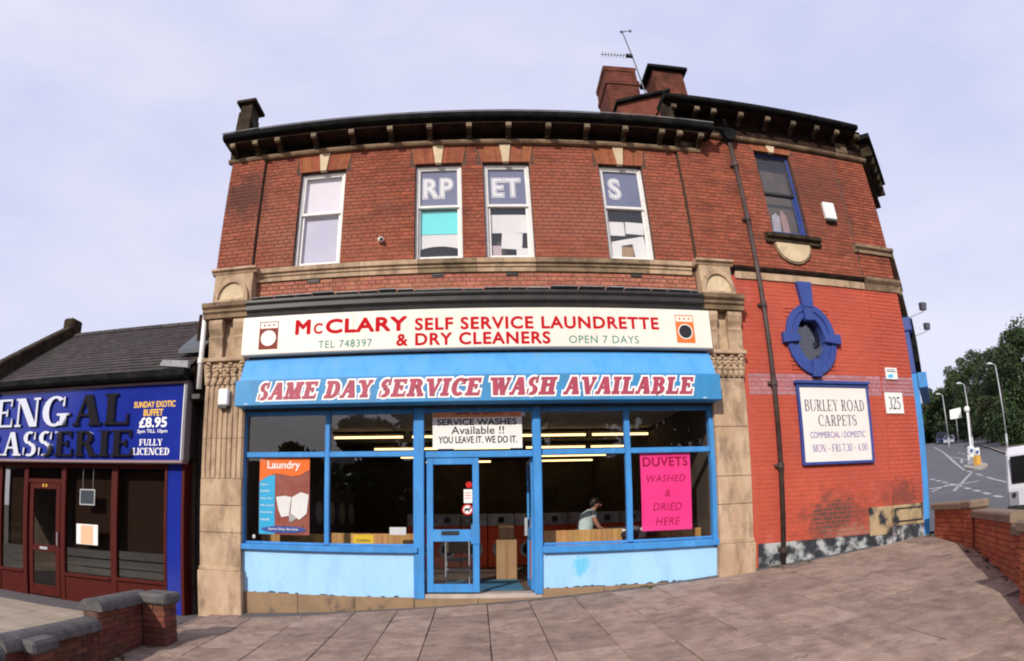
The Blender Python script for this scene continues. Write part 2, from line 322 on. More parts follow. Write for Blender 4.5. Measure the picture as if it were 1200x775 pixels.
# ---- sans text (built-in font) turned into mesh, fitted to a box on a plane facing -y
def text_mesh(s_, bold=0.0, shear=0.0, extrude=0.0, space=1.0):
    cu = bpy.data.curves.new('t', 'FONT'); cu.body = s_; cu.offset = bold; cu.shear = shear; cu.extrude = extrude; cu.space_character = space; cu.resolution_u = 4
    ob = bpy.data.objects.new('t', cu); COL.objects.link(ob)
    dg = bpy.context.evaluated_depsgraph_get(); me = bpy.data.meshes.new_from_object(ob.evaluated_get(dg))
    bpy.data.objects.remove(ob); bpy.data.curves.remove(cu); return me
def text(s_, parent, x0, x1, z0, z1, y, mat_, bold=0.0, shear=0.0, space=1.0, name='lettering', ext=.0015, slope=0.0, pad=0.0, fx=None, true=False):
    me = text_mesh(s_, bold if true else 0.0, shear, .02, space)
    co = np.empty(len(me.vertices)*3); me.vertices.foreach_get('co', co); co = co.reshape(-1, 3)
    if fx is None:
        a, b = co[:, 0].min(), co[:, 0].max(); c, d = co[:, 1].min(), co[:, 1].max(); fx = (a, b, c, d)
    a, b, c, d = fx
    polys = [tuple(p.vertices) for p in me.polygons]; bpy.data.meshes.remove(me)
    w_ = bold*(z1-z0)*1.25 if not true else 0.0
    sh = [(0, 0)] if w_ == 0 else [(-w_, 0), (w_, 0), (0, w_), (0, -w_), (-w_*.7, w_*.7), (w_*.7, w_*.7), (-w_*.7, -w_*.7), (w_*.7, -w_*.7)]
    o_ = ORG[parent.name]; V = []; F = []
    for k, (dx, dz) in enumerate(sh):
        out = np.empty_like(co)
        out[:, 0] = x0+w_+(co[:, 0]-a)/(b-a)*(x1-x0-2*w_)+dx; out[:, 2] = z0+w_+(co[:, 1]-c)/(d-c)*(z1-z0-2*w_)+dz
        out[:, 1] = y-(co[:, 2]/.02)*ext-.00006*k
        n0 = len(V); V += (out-np.array(o_)).tolist(); F += [tuple(n0+q for q in p) for p in polys]
    me = bpy.data.meshes.new(name); me.from_pydata(V, [], F); me.materials.append(mat_)
    ob = bpy.data.objects.new(name, me); COL.objects.link(ob); ob.parent = parent; ORG[ob.name] = o_
    return ob, fx

# ---- serif lettering built from strokes
def serif(ch, t=.20, h=.06, s=.10, sw=None):
    """strokes of a roman capital, cap height 1: list of polygons, and its advance width"""
    P = []
    def q(x0, z0, x1, z1, w_): # slanted stroke with horizontal ends, w_ = horizontal width
        P.append([(x0, z0), (x0+w_, z0), (x1+w_, z1), (x1, z1)])
    def stem(x, z0=0, z1=1, foot=True, head=True):
        q(x, z0, x, z1, t)
        if foot: P.append([(x-s, z0), (x+t+s, z0), (x+t+s, z0+h), (x-s, z0+h)])
        if head: P.append([(x-s, z1-h), (x+t+s, z1-h), (x+t+s, z1), (x-s, z1)])
    def bar(x0, x1, z, hh=None): hh = hh or h; P.append([(x0, z), (x1, z), (x1, z+hh), (x0, z+hh)])
    def tip(x, z0, z1, d): P.append([(x-h, z0), (x, z0), (x, z1), (x-h*.5*(1 if d else 1), z1)])
    def bowl(cx, cz, rx, rz, a0, a1, tw=None, n=14):
        tw = tw or t
        for i in range(n):
            a = R(a0+(a1-a0)*i/n); b = R(a0+(a1-a0)*(i+1)/n)
            f = lambda u, k: (cx+(rx-k*tw)*math.cos(u), cz+(rz-k*h*1.1)*math.sin(u))
            P.append([f(a, 1), f(a, 0), f(b, 0), f(b, 1)])
    W = .9
    if ch == 'B': stem(s); bowl(s+t+.12, .74, .30, .26, -90, 90); bowl(s+t+.12, .265, .36, .265, -90, 90); [bar(s+t, s+t+.14, z) for z in (0, .48, 1-h)]; W = s+t+.50
    elif ch == 'E' or ch == 'F':
        stem(s); bar(s+t, s+t+.40, 1-h); bar(s+t, s+t+.24, .49); tip(s+t+.42, .74, 1, 1); tip(s+t+.26, .38, .64, 1)
        if ch == 'E': bar(s+t, s+t+.44, 0); tip(s+t+.47, 0, .3, 0)
        W = s+t+.48
    elif ch == 'L': stem(s); bar(s+t, s+t+.40, 0); tip(s+t+.43, 0, .34, 0); W = s+t+.44
    elif ch == 'I': stem(s); W = 2*s+t
    elif ch == 'N': 
        q(s, 0, s, 1, h); P.append([(0, 0), (2*s+h, 0), (2*s+h, h), (0, h)]); P.append([(0, 1-h), (s+t*.6, 1-h), (s+t*.6, 1), (0, 1)])
        q(s+.56-t*.2, 0, s-.0, 1, t*1.15); q(s+.62+t*.4, 0, s+.62+t*.4, 1, h); P.append([(.52+t*.4+s, 1-h), (.52+t*.4+s+.26, 1-h), (.52+t*.4+s+.26, 1), (.52+t*.4+s, 1)]); W = .52+t*.4+s+.27
    elif ch == 'M':
        q(s, 0, s, 1, h); P.append([(0, 0), (2*s+h, 0), (2*s+h, h), (0, h)]); P.append([(0, 1-h), (s+t*.6, 1-h), (s+t*.6, 1), (0, 1)])
        q(s+.33, 0, s, 1, t); q(s+.36, 0, s+.66, 1, h); stem(s+.66); W = s+.66+t+s
    elif ch in 'GC':
        bowl(.46, .5, .46, .52, 50, 310); tip(.80, .66, .98, 1)
        if ch == 'G': q(.66, .02, .66, .42, t*.95); P.append([(.54, .42-h), (.66+t+.12, .42-h), (.66+t+.12, .42), (.54, .42)]); W = .66+t+.12
        else: W = .80
    elif ch == 'A': q(.06, 0, .36, 1, h*1.2); q(.62, 0, .34, 1, t*1.1); bar(.2, .66, .3); bar(-.02, .22, 0); bar(.52, .94, 0); W = .92
    elif ch in 'RP':
        stem(s); bowl(s+t+.10, .735, .32, .265, -90, 90); bar(s+t, s+t+.12, .47); bar(s+t, s+t+.12, 1-h)
        W = s+t+.44
        if ch == 'R': q(s+t+.32, 0, s+t+.06, .5, t*1.05); bar(s+t+.26, s+t+.62, 0); W = s+t+.58
    elif ch == 'D': stem(s); bowl(s+t+.08, .5, .44, .5, -90, 90); bar(s+t, s+t+.1, 0); bar(s+t, s+t+.1, 1-h); W = s+t+.54
    elif ch == 'O' or ch == '0': rx = .48 if ch == 'O' else .33; bowl(rx, .5, rx, .52, 0, 360, n=24); W = 2*rx
    elif ch == 'S': 
        bowl(.32, .745, .30, .275, 55, 250, t*.9); bowl(.33, .265, .32, .285, -125, 70, t*.95); P.append([(.20, .56), (.36, .40), (.50, .44), (.34, .62)]); tip(.60, .68, .98, 1); P.append([(.02, .02), (.06, .02), (.10, .34), (.02, .34)]); W = .65
    elif ch == 'U': q(s, .3, s, 1, t); P.append([(0, 1-h), (2*s+t, 1-h), (2*s+t, 1), (0, 1)]); bowl(s+.36, .34, .36, .36, 180, 360, t*.8); q(s+.72-h, .3, s+.72-h, 1, h); P.append([(s+.6, 1-h), (s+.84, 1-h), (s+.84, 1), (s+.6, 1)]); W = s+.84
    elif ch == 'V': q(.36, 0, .06, 1, t); q(.42, 0, .74, 1, h); bar(-.04, .36, 1-h); bar(.62, .90, 1-h); W = .88
    elif ch == 'W': q(.30, 0, .04, 1, t); q(.34, 0, .56, 1, h); q(.72, 0, .46, 1, t); q(.80, 0, 1.06, 1, h); bar(-.06, .32, 1-h); bar(.40, .74, 1-h); bar(.94, 1.2, 1-h); W = 1.18
    elif ch == 'Y': stem(.34, 0, .46, True, False); q(.34, .42, .06, 1, t); q(.40, .42, .72, 1, h); bar(-.04, .36, 1-h); bar(.6, .86, 1-h); W = .86
    elif ch == 'H': stem(s); stem(s+.5); bar(s, s+.5, .48); W = s+.5+t+s
    elif ch == 'T': stem(.30, 0, 1, True, False); bar(0, .60+t, 1-h); P.append([(0, .70), (h, .70), (h*1.6, 1), (0, 1)]); tip(.60+t, .70, 1, 1); W = .6+t
    elif ch == '3': bowl(.26, .74, .28, .28, -80, 140, t*.9); bowl(.24, .27, .32, .29, -140, 85, t*.95); W = .58
    elif ch == '2': bowl(.28, .70, .29, .32, -25, 150, t*.95); q(.02, .02, .40, .62, t*.7); bar(.02, .56, 0, .12); W = .6
    elif ch == '5': bar(.10, .52, .88, .12); q(.08, .5, .12, 1, h); bowl(.24, .30, .32, .32, -140, 110, t*.95); W = .6
    elif ch == '7': bar(.02, .56, .88, .12); q(.14, 0, .46, .9, t*.8); W = .58
    elif ch == '4': q(.32, 0, .32, 1, t*.9); bar(0, .62, .26, h*1.1); q(.0, .28, .34, 1, h*1.2); W = .62
    elif ch == '.': P.append([(.03, 0), (.17, 0), (.17, .14), (.03, .14)]); W = .2
    elif ch == '-': bar(.04, .34, .38, .09); W = .38
    elif ch == '/': q(0, 0, .3, 1, .07); W = .36
    elif ch == '!': P.append([(.03, 0), (.17, 0), (.17, .14), (.03, .14)]); P.append([(.06, .24), (.14, .24), (.18, 1), (.02, 1)]); W = .2
    else: W = .34
    return P, W
def serif_layout(s_, x0, x1, z0, z1, t, h, sf, gap=.07, grow=0.0, shear=0.0, round_=0.0):
    """per letter polygon lists fitted to the box"""
    raw = []; x = 0
    for ch in s_:
        P, W = serif(ch, t, h, sf)
        raw.append((ch, [[(a+x+shear*b, b) for a, b in p] for p in P])); x += W+gap
    tot = x-gap+shear
    kx = (x1-x0)/tot; kz = z1-z0; out = []
    for ch, Ps in raw:
        L_ = []
        for p in Ps:
            pp = [(x0+a*kx, z0+b*kz) for a, b in p]
            if grow:
                cx = sum(a for a, b in pp)/len(pp); cz = sum(b for a, b in pp)/len(pp); qq = []
                n_ = len(pp)
                area = sum(pp[i][0]*pp[(i+1) % n_][1]-pp[(i+1) % n_][0]*pp[i][1] for i in range(n_))
                if area < 0: pp = pp[::-1]
                for i in range(n_):
                    a = Vector(pp[i-1]); b = Vector(pp[i]); c = Vector(pp[(i+1) % n_])
                    e1 = (b-a); e2 = (c-b)
                    if e1.length < 1e-6 or e2.length < 1e-6: qq.append(tuple(b)); continue
                    n1 = Vector((e1.y, -e1.x)).normalized(); n2 = Vector((e2.y, -e2.x)).normalized()
                    m_ = n1+n2; m_ = m_/max(.45, m_.length_squared)*2 if m_.length > .1 else n1
                    if m_.length > 2: m_ = m_.normalized()*2
                    qq.append((b.x+m_.x*grow, b.y+m_.y*grow))
                pp = qq
            L_.append(pp)
        out.append((ch, L_))
    return out
def serif_text(s_, parent, x0, x1, z0, z1, y, mat_, t=.2, h=.06, sf=.09, gap=.07, grow=0.0, shear=0.0, ext=.002, name='lettering', each=False, mats=None):
    lay = serif_layout(s_, x0, x1, z0, z1, t, h, sf, gap, grow, shear)
    b = MB(); k = 0
    for ch, Ps in lay:
        if ch == ' ': continue
        if each: b = MB(); k = 0
        for p in Ps:
            k += 1; i0 = len(b.f)
            b.prism(p, y-ext-.00007*(k % 14), y)
            if mats and len(mats) > 1:
                for fi in range(i0+1, len(b.f)): b.m[fi] = 1
        if each: b.build(name, mats or [mat_], parent)
    if not each: return b.build(name, mats or [mat_], parent)

# ------------------------------------------------------------------ ground
ss = lambda a: max(0.0, min(1.0, a))**2*(3-2*max(0.0, min(1.0, a)))
def pl(x, y): return -.06+.07*max(-14, min(16, x))+.045*(max(-3, min(30, y))-9)
def rd(x, y):
    s = (x+y)/1.41421
    if s > 112: s = 112+(s-112)*.15
    return -1.07+.098*s
def gz(x, y):
    s = (x+y)/1.41421; t = ss((s-12.5)/2.2)
    return pl(x, y)*(1-t)+rd(x, y)*t
def sheet(name, xs, ys, zf, mat_, dz=0.0, kind='structure', mask=None, uvw=None):
    b = MB(); n = len(ys)
    for x in xs:
        for y in ys: b.v.append((x, y, zf(x, y)+dz))
    for i in range(len(xs)-1):
        for j in range(n-1):
            if mask and not mask((xs[i]+xs[i+1])/2, (ys[j]+ys[j+1])/2): continue
            b.f.append((i*n+j, (i+1)*n+j, (i+1)*n+j+1, i*n+j+1)); b.m.append(0)
    return b.build(name, mat_, None, kind=kind, recalc=False)
fine = [round(-14+.5*i, 3) for i in range(69)]
far = [-600, -300, -150, -80, -50, -30, -20]+fine+[24, 28, 32, 36, 40, 46, 52, 58, 64, 70, 76, 82, 88, 94, 100, 110, 120, 150, 200, 300, 600]
fy = [round(-4+.5*i, 3) for i in range(49)]
fary = [-600, -300, -150, -80, -50, -30, -20, -12, -8]+fy+[24, 28, 32, 36, 40, 46, 52, 58, 64, 70, 76, 82, 88, 94, 100, 110, 120, 150, 200, 300, 600]
def gbase(x, y):
    z = gz(x, y)
    s = (x+y)/1.41421
    if x < -4.4 and y > 2: z = min(z, -.52)
    return z-.05
sheet('ground', far, fary, gbase, earth_m)
sheet('paving_bed', [round(-5+.5*i, 3) for i in range(30)], [round(-1+.5*i, 3) for i in range(24)], lambda x, y: pl(x, y)-.03, joint_m, mask=lambda x, y: (x > -4.5) and (x+y)/1.414 < 12.6)
# forecourt of the restaurant
FZ = -.47
forecourt = MB().box(-13, -4.62, 2.0, 9.3, FZ-.2, FZ-.03).build('forecourt', joint_m, kind='structure', org=(-8, 6, FZ))
xx = -13.0
while xx < -4.63:
    wd = random.choice((.6, .75, .9)); y_ = 2.0+random.random()*.3
    while y_ < 8.2:
        dp = random.choice((.6, .9)); x1_ = min(xx+wd, -4.62); y1_ = min(y_+dp, 8.25)
        if y1_-y_ > .1 and x1_-xx > .1: box_obj('paving_slab', flag_beige, forecourt, xx+.004, x1_-.004, y_+.004, y1_-.004, FZ-.05, FZ+random.uniform(-.003, .003), .003)
        y_ = y1_
        if y_ >= 8.2: break
    xx += wd
MB().box(-13, -4.6, 8.252, 9.2, FZ-.1, FZ+.004).build('tarmac_strip', tarmac, kind='structure', org=(-8, 8.7, FZ))

# pavement of big sandstone flags laid in columns running towards the shopfront
pavement = bpy.data.objects.new('pavement', None); COL.objects.link(pavement); tag(pavement, kind='structure'); ORG['pavement'] = Vector((0, 0, 0))
WA, WB, WC, WD = (8.45, 8.45), (7.9, 6.9), (6.2, 4.65), (3.8, 1.5)      # line of the low wall by the road
def right_x(y):
    pts = [WA, WB, WC, WD, (2.4, -.5)]
    for (xa, ya), (xb, yb) in zip(pts, pts[1:]):
        if yb <= y <= ya: return xb+(xa-xb)*(y-yb)/(ya-yb)
    return 8.9 if y > WA[1] else 2.5
cols = [-4.3, -3.45, -2.65, -1.86, -1.2, -.62, .15, .78, 1.46, 2.05, 2.75, 3.3, 4.1, 4.85, 5.6, 6.3, 7.0, 7.75, 8.5, 9.2]
for a, b in zip(cols, cols[1:]):
    y_ = .6+random.random()*.5
    while y_ < 8.86:
        dp = random.choice((.45, .6, .75, .9, .6)); y1_ = min(y_+dp, 8.88)
        if y1_ > 8.6: y1_ = 8.88
        ym = (y_+y1_)/2
        if (a+b)/2 < right_x(ym)+.1 and not (a < -4.25 and y1_ < 6.5 and False):
            g = .003; tz = random.uniform(-.005, .005); tx = random.uniform(-.006, .006)
            x0_, x1_, ya, yb = a+g+random.uniform(0, .006), b-g-random.uniform(0, .006), y_+g, y1_-g
            zt = lambda x, y: pl(x, y)+tz+tx*(x-x0_)
            bb = MB().hexa([(x0_, ya, pl(x0_, ya)-.045), (x1_, ya, pl(x1_, ya)-.045), (x1_, yb, pl(x1_, yb)-.045), (x0_, yb, pl(x0_, yb)-.045), (x0_, ya, zt(x0_, ya)), (x1_, ya, zt(x1_, ya)), (x1_, yb, zt(x1_, yb)), (x0_, yb, zt(x0_, yb))])
            bb.build('paving_flag', flag_m, pavement, bevel=.004)
        y_ = y1_
b = MB()
for x0_, x1_, y0_, y1_ in ((-3.7, -1.9, 8.55, 8.885),):
    b.hexa([(x0_, y0_+.02, pl(x0_, y0_)-.03), (x1_, y0_+.12, pl(x1_, y0_)-.03), (x1_, y1_, pl(x1_, y1_)-.03), (x0_, y1_, pl(x0_, y1_)-.03), (x0_, y0_+.02, pl(x0_, y0_)+.009), (x1_, y0_+.12, pl(x1_, y0_)+.009), (x1_, y1_, pl(x1_, y1_)+.009), (x0_, y1_, pl(x0_, y1_)+.009)])
b.build('tarmac_patch', tarmac, None, kind='structure', org=(-2.8, 8.7, -.25))
b = MB()
for i in range(15):   # cement fillet along the foot of the building
    x0_ = -1.9+i*.6; x1_ = x0_+.6
    if x1_ > 7.6: break
    b.hexa([(x0_, 8.84, pl(x0_, 8.84)-.03), (x1_, 8.84, pl(x1_, 8.84)-.03), (x1_, 8.99, pl(x1_, 8.99)-.03), (x0_, 8.99, pl(x0_, 8.99)-.03), (x0_, 8.84, pl(x0_, 8.84)+.006), (x1_, 8.84, pl(x1_, 8.84)+.006), (x1_, 8.99, pl(x1_, 8.99)+.02), (x0_, 8.99, pl(x0_, 8.99)+.02)])
b.build('cement_fillet', tarmac, None, kind='structure', org=(2, 8.9, 0))

b = MB()
def tuft(x, y, n, h):
    for i in range(n):
        a = random.uniform(0, 6.28); r_ = random.uniform(.01, .05); z = pl(x, y); hx_, hy_ = x+math.cos(a)*r_*2, y+math.sin(a)*r_*2; k = len(b.v)
        b.v += [(x+math.cos(a)*r_*.3-.006, y+math.sin(a)*r_*.3, z), (x+math.cos(a)*r_*.3+.006, y+math.sin(a)*r_*.3, z), (hx_, hy_, z+h*random.uniform(.4, 1))]; b.f.append((k, k+1, k+2)); b.m.append(0)
for (x, y) in ((7.35, 6.4), (7.2, 6.15), (7.0, 5.95), (6.7, 5.5), (6.2, 4.9), (7.5, 6.75), (-4.05, 6.5), (-4.15, 5.9), (-3.95, 7.0), (8.3, 8.7), (5.5, 8.83), (2.6, 8.83), (4.8, 8.8)):
    for k_ in range(4): tuft(x+random.uniform(-.12, .12), y+random.uniform(-.12, .12), 10, .06)
b.build('weeds', leaf_m2, None, kind='stuff', recalc=False)
b = MB()
for i in range(150):
    x, y = random.uniform(-3.8, 6.5), random.uniform(4.2, 8.7)
    if x > right_x(y)-.3: continue
    r_ = random.uniform(.006, .018); b.prism([(x+r_*math.cos(t_)*random.uniform(.7, 1.3), y+r_*math.sin(t_)) for t_ in (0, 1.2, 2.4, 3.6, 5)], pl(x, y)+.004, pl(x, y)+.0075, ax='z')
b.build('gum_spots', M('trodden_gum', (.42, .38, .35), (.2, .17, .15), None, 3, rough=.9), None, kind='stuff', recalc=False)
# road climbing away beyond the wall
S2 = math.sqrt(.5)
def sl(s, l): return (S2*(s+l), S2*(s-l))
def strip(name, pts_l, s_list, mat_, dz, kind='structure', parent=None):
    b = MB()
    for s in s_list:
        for l in pts_l(s):
            x, y = sl(s, l); b.v.append((x, y, rd(x, y)*ss((s-12.5)/2.2)+pl(x, y)*(1-ss((s-12.5)/2.2))+dz))
    n = len(pts_l(s_list[0]))
    for i in range(len(s_list)-1):
        for j in range(n-1): b.f.append((i*n+j, i*n+j+1, (i+1)*n+j+1, (i+1)*n+j)); b.m.append(0)
    return b.build(name, mat_, parent, kind=kind)
def redge(s): return 16 if s < 26 else 16-(16-5.4)*ss((s-26)/20) 
srange = [12.6, 13.2, 14, 15, 16.5, 18]+[20+2.5*i for i in range(40)]
strip('road', lambda s: [-16+2*i for i in range(7)]+[-3+ (redge(s)+3)*i/8 for i in range(9)], srange, asphalt, .01)
strip('kerb', lambda s: [redge(s), redge(s)+.15], [s for s in srange if s > 20], kerb_m, .12)
strip('footway', lambda s: [redge(s)+.15, redge(s)+2.2], [s for s in srange if s > 20], tarmac, .11)
strip('grass_verge', lambda s: [redge(s)+2.2, redge(s)+5, redge(s)+10], [s for s in srange if s > 20], verge_m, .13)
b = MB()
def roadz(x, y, dz): return gz(x, y)+dz
def dash(p, q, w_):
    p = Vector(p); q = Vector(q); d = (q-p).normalized(); nn = Vector((d.y, -d.x))*w_/2
    k = len(b.v)
    for c in (p-nn, q-nn, q+nn, p+nn): b.v.append((c.x, c.y, roadz(c.x, c.y, .018)))
    b.f.append((k, k+1, k+2, k+3)); b.m.append(0)
def dashes(p, q, dl, gap, w_):
    p = Vector(p); q = Vector(q); d = q-p; n = d.length; d.normalize(); t = 0
    while t < n: dash(p+d*t, p+d*min(t+dl, n), w_); t += dl+gap
dashes((21.7, 22.2), (16.0, 12.8), .75, .5, .24)            # give-way line
dashes((21.1, 17.4), (25.4, 23.0), 1.6, 1.0, .16); dash((25.6, 23.3), (29.3, 27.3), .16); dash((29.3, 27.3), (45.8, 44.7), .2); dash((45.8, 44.7), (60, 60.3), .2)
dashes((21.1, 17.4), (18.5, 13.5), 2.0, .9, .16)
dash((17.5, 16.6), (24.0, 21.4), .14); dash((18.0, 18.6), (20.6, 17.9), .3); dash((17.2, 17.6), (19.6, 18.9), .14)
dashes((31.5, 27.0), (45, 42), 2, 2, .16); dash((33, 29.5), (38, 36.5), .16); dash((30.5, 28.0), (34, 31.2), .16)
b.build('road_markings', roadpaint, None, kind='structure')

# ------------------------------------------------------------------ corner building
bld = E_('corner_building', (0, 9, 0), 'two-storey red brick corner building with laundrette shopfront below and red painted carpet shop wall', 'building')
WY = 9.0; HC = .075
GR1, GR2, GR3 = -3.85, 3.92, 7.61
WX0, WX1 = -4.56, 8.49
upw = [(-3.115, -2.265), (-.985, -.155), (.225, 1.06), (2.335, 3.165)]
UZ0, UZ1 = 5.51, 7.49
RW = (5.63, 6.47, 6.24, 8.12)
# mortar core with openings
def core(name, x0, x1, y0, y1, z0, z1, holes, mat_, parent):
    xs = sorted({x0, x1, *[h[0] for h in holes], *[h[1] for h in holes]}); zs = sorted({z0, z1, *[h[2] for h in holes], *[h[3] for h in holes]})
    xs = [x for x in xs if x0 <= x <= x1]; zs = [z for z in zs if z0 <= z <= z1]; b = MB()
    for i in range(len(xs)-1):
        j = 0
        while j < len(zs)-1:
            xm = (xs[i]+xs[i+1])/2
            def hit(j): 
                zm = (zs[j]+zs[j+1])/2; return any(h[0] < xm < h[1] and h[2] < zm < h[3] for h in holes)
            if hit(j): j += 1; continue
            k = j
            while k+1 < len(zs)-1 and not hit(k+1): k += 1
            b.box(xs[i], xs[i+1], y0, y1, zs[j], zs[k+1]); j = k+1
    return b.build(name, mat_, parent)
holes_main = [(a, c, UZ0, UZ1) for a, c in upw]
wall_main = core('brick_wall', WX0, GR2-.012, WY+.007, WY+.35, 4.86, 8.3, holes_main, mortar, bld)
OVX, OVZ = 6.04, 4.16
wall_red = core('carpet_shop_wall', GR2+.012, WX1, WY+.007-.05, WY+.35, 5.3, 8.95, [RW], mortar, bld)
wall_low = core('painted_wall', 4.5, WX1, WY+.0035-.05, WY+.35, -.3, 5.3, [(OVX-.5, OVX+.5, OVZ-.58, OVZ+.58)], mortar_red, bld)
bricks = []   # x, y, z, w, mat
def lay(x0, x1, z0, z1, y, holes, matf, seed=0):
    k0 = round(z0/HC); k1 = round(z1/HC)
    for k in range(k0, k1):
        z = (k+.5)*HC; hd = (k % 4 == 0); bw = .1125 if hd else .225
        x = math.floor(x0/.225)*.225-(.1125 if k % 2 else 0)+(.056 if hd else 0)
        while x < x1:
            a, c = max(x, x0)+.0045, min(x+bw, x1)-.0045; x += bw
            segs = [(a, c)]
            for h in holes:
                if h[2]-.02 < z < h[3]+.02:
                    ns = []
                    for (p, q) in segs:
                        if h[1] <= p or h[0] >= q: ns.append((p, q)); continue
                        if p < h[0]: ns.append((p, h[0]))
                        if q > h[1]: ns.append((h[1], q))
                    segs = ns
            for p, q in segs:
                if q-p > .02: bricks.append(((p+q)/2, y+random.uniform(-.0022, .0022), z, q-p, matf((p+q)/2, z)))
arch_h = [(a-.09, c+.09, UZ1-.02, 7.93) for a, c in upw]
nat = lambda x, z: brick
lay(WX0, GR1-.012, 5.49, 7.88, WY-.055, [], nat)
lay(GR1+.012, GR2-.012, 5.49, 7.88, WY, holes_main+arch_h, nat)
lay(GR1+.0, 3.86, 4.80, 5.26, WY, [], lambda x, z: brick_frieze)
lay(GR1, GR2, 7.95, 8.25, WY, [], lambda x, z: frieze_black)
lay(GR2+.012, GR3-.012, 5.46, 8.28, WY-.05, [RW, (5.54, 6.56, 8.10, 8.28)], nat)
lay(GR3+.012, WX1, 5.46, 8.28, WY-.055, [], nat)
lay(GR2+.1, WX1, 8.33, 8.8, WY-.05, [], lambda x, z: frieze_black)
def low(x, z): return brick_lilac if 3.14 < z < 3.50 else brick_red
ovh = []
for k in range(48, 66):
    z = (k+.5)*HC; u = (z-OVZ)/.60
    if abs(u) < 1: hw = .50*math.sqrt(1-u*u); ovh.append((OVX-hw, OVX+hw, z-.001, z+.001))
ovh = [(a, c, d-.019+.02, e_) for a, c, d, e_ in ovh]
def lay_low(x0, x1, z0, z1, y):
    global bricks
    n0 = len(bricks); lay(x0, x1, z0, z1, y, [], low)
    keep = bricks[:n0]
    for q in bricks[n0:]:
        u = (q[2]-OVZ)/.60
        if abs(u) < 1:
            hw = .50*math.sqrt(1-u*u); p0, p1 = q[0]-q[3]/2, q[0]+q[3]/2; a, c = OVX-hw, OVX+hw
            if p1 <= a or p0 >= c: keep.append(q)
            else:
                if p0 < a-.02: keep.append(((p0+a)/2, q[1], q[2], a-p0, q[4]))
                if p1 > c+.02: keep.append(((p1+c)/2, q[1], q[2], p1-c, q[4]))
        else: keep.append(q)
    bricks = keep
lay_low(4.5, GR3-.012, .68, 5.24, WY-.05)
lay_low(GR3+.012, WX1, 1.13, 5.24, WY-.055)
bricks.sort(key=lambda q: q[0]**2+q[1]**2+(q[2]-H0)**2-(4 if q[4] in (brick,) else 0))
for q in bricks[:300]: unit_brick(q[4], wall_low if q[4] in (brick_red, brick_lilac) else wall_main, (q[0], q[1]+.015, q[2]), (q[3], .03, HC-.009))
b = MB(); bmats = [brick, brick_frieze, frieze_black, brick_red, brick_lilac]
for q in bricks[300:]:
    x, y, z, w_, m_ = q; hw, hh = w_/2, (HC-.009)/2; e = .003; k = len(b.v); mi = bmats.index(m_)
    b.v += [(x-hw, y+.025, z-hh), (x+hw, y+.025, z-hh), (x+hw, y+.025, z+hh), (x-hw, y+.025, z+hh), (x-hw+e, y, z-hh+e), (x+hw-e, y, z-hh+e), (x+hw-e, y, z+hh-e), (x-hw+e, y, z+hh-e)]
    for f in ((4, 5, 6, 7), (0, 1, 5, 4), (1, 2, 6, 5), (2, 3, 7, 6), (3, 0, 4, 7)): b.f.append(tuple(k+i for i in f)); b.m.append(mi)
b.build('brickwork', bmats, bld, kind='stuff', recalc=False)
# projecting end strip left of the first groove and its side wall, back walls
MB().box(WX0, GR1-.012, WY-.048, WY+.0, 5.3, 8.3).box(WX0, GR1-.012, WY-.0, WY+.0069, 5.3, 8.3).build('corner_strip', mortar, bld)
MB().box(WX0+.01, WX0+.30, WY+.36, 19.5, -1, 8.3).box(3.95, 4.2, WY+.36, 19.5, -.5, 8.6).box(WX0+.01, 8.4, 19.5, 19.8, -1, 8.3).build('side_wall', brick, bld)
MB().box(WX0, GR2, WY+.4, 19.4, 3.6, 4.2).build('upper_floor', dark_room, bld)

# window arches, keystones
def flat_arch(a, c, z0, z1, y):
    cx = (a+c)/2; hw = (c-a)/2+.02; n = 9; b = MB()
    for i in range(2*n):
        if i in (n-1, n): continue
        f0 = -1+i/n; f1 = f0+1/n
        tk = 1.0+.17
        g = .0015
        b.prism([(cx+f0*hw+g, z0), (cx+f1*hw-g, z0), (cx+f1*hw*tk-g, z1), (cx+f0*hw*tk+g, z1)], y-.003-random.uniform(0, .003), y+.03)
    b.build('flat_arch', brick_orange, bld, kind='stuff')
    MB().prism([(cx-.055, z0-.01), (cx+.055, z0-.01), (cx+.105, z1), (cx-.105, z1)], y-.03, y+.05).build('keystone', stone_pale, bld, bevel=.004)
for a, c in upw: flat_arch(a, c, UZ1, 7.90, WY)
flat_arch(RW[0], RW[1], RW[3], 8.275, WY-.05)

# upper windows
def sash_window(a, c, z0, z1, y, fm, gm, rail, inset=.10, inner=True, lowframe=False):
    fr = MB().ring(a, c, z0, z1, .05, y+inset, y+inset+.10, wb=.06, wt=.05).build('window_frame', fm, bld, bevel=.004)
    MB().ring(a+.05, c-.05, rail-.02, z1-.05, .03, y+inset+.02, y+inset+.055, wb=.05, wt=.03).build('upper_sash', fm, fr, bevel=.003)
    MB().ring(a+.05, c-.05, z0+.06, rail+.03, .05 if lowframe else .035, y+inset+.058, y+inset+.095, wb=.06, wt=.05).build('lower_sash', fm, fr, bevel=.003)
    MB().box(a+.08, c-.08, y+inset+.036, y+inset+.040, rail+.03, z1-.08).build('pane', gm, fr)
    MB().box(a+.085, c-.085, y+inset+.074, y+inset+.078, z0+.12, rail-.02).build('pane', gm, fr)
    return fr
wins = []
for i, (a, c) in enumerate(upw):
    wins.append(sash_window(a+.005, c-.005, UZ0+.005, UZ1-.015, WY, white_paint, glass_up, 6.61, .085, lowframe=(i in (0, 2))))
# dark boards close behind the panes, standing in for the unlit rooms
for a, c in upw: MB().box(a+.03, c-.03, WY+.349, WY+.36, UZ0, UZ1).build('dark_room_board', dark_room, bld)
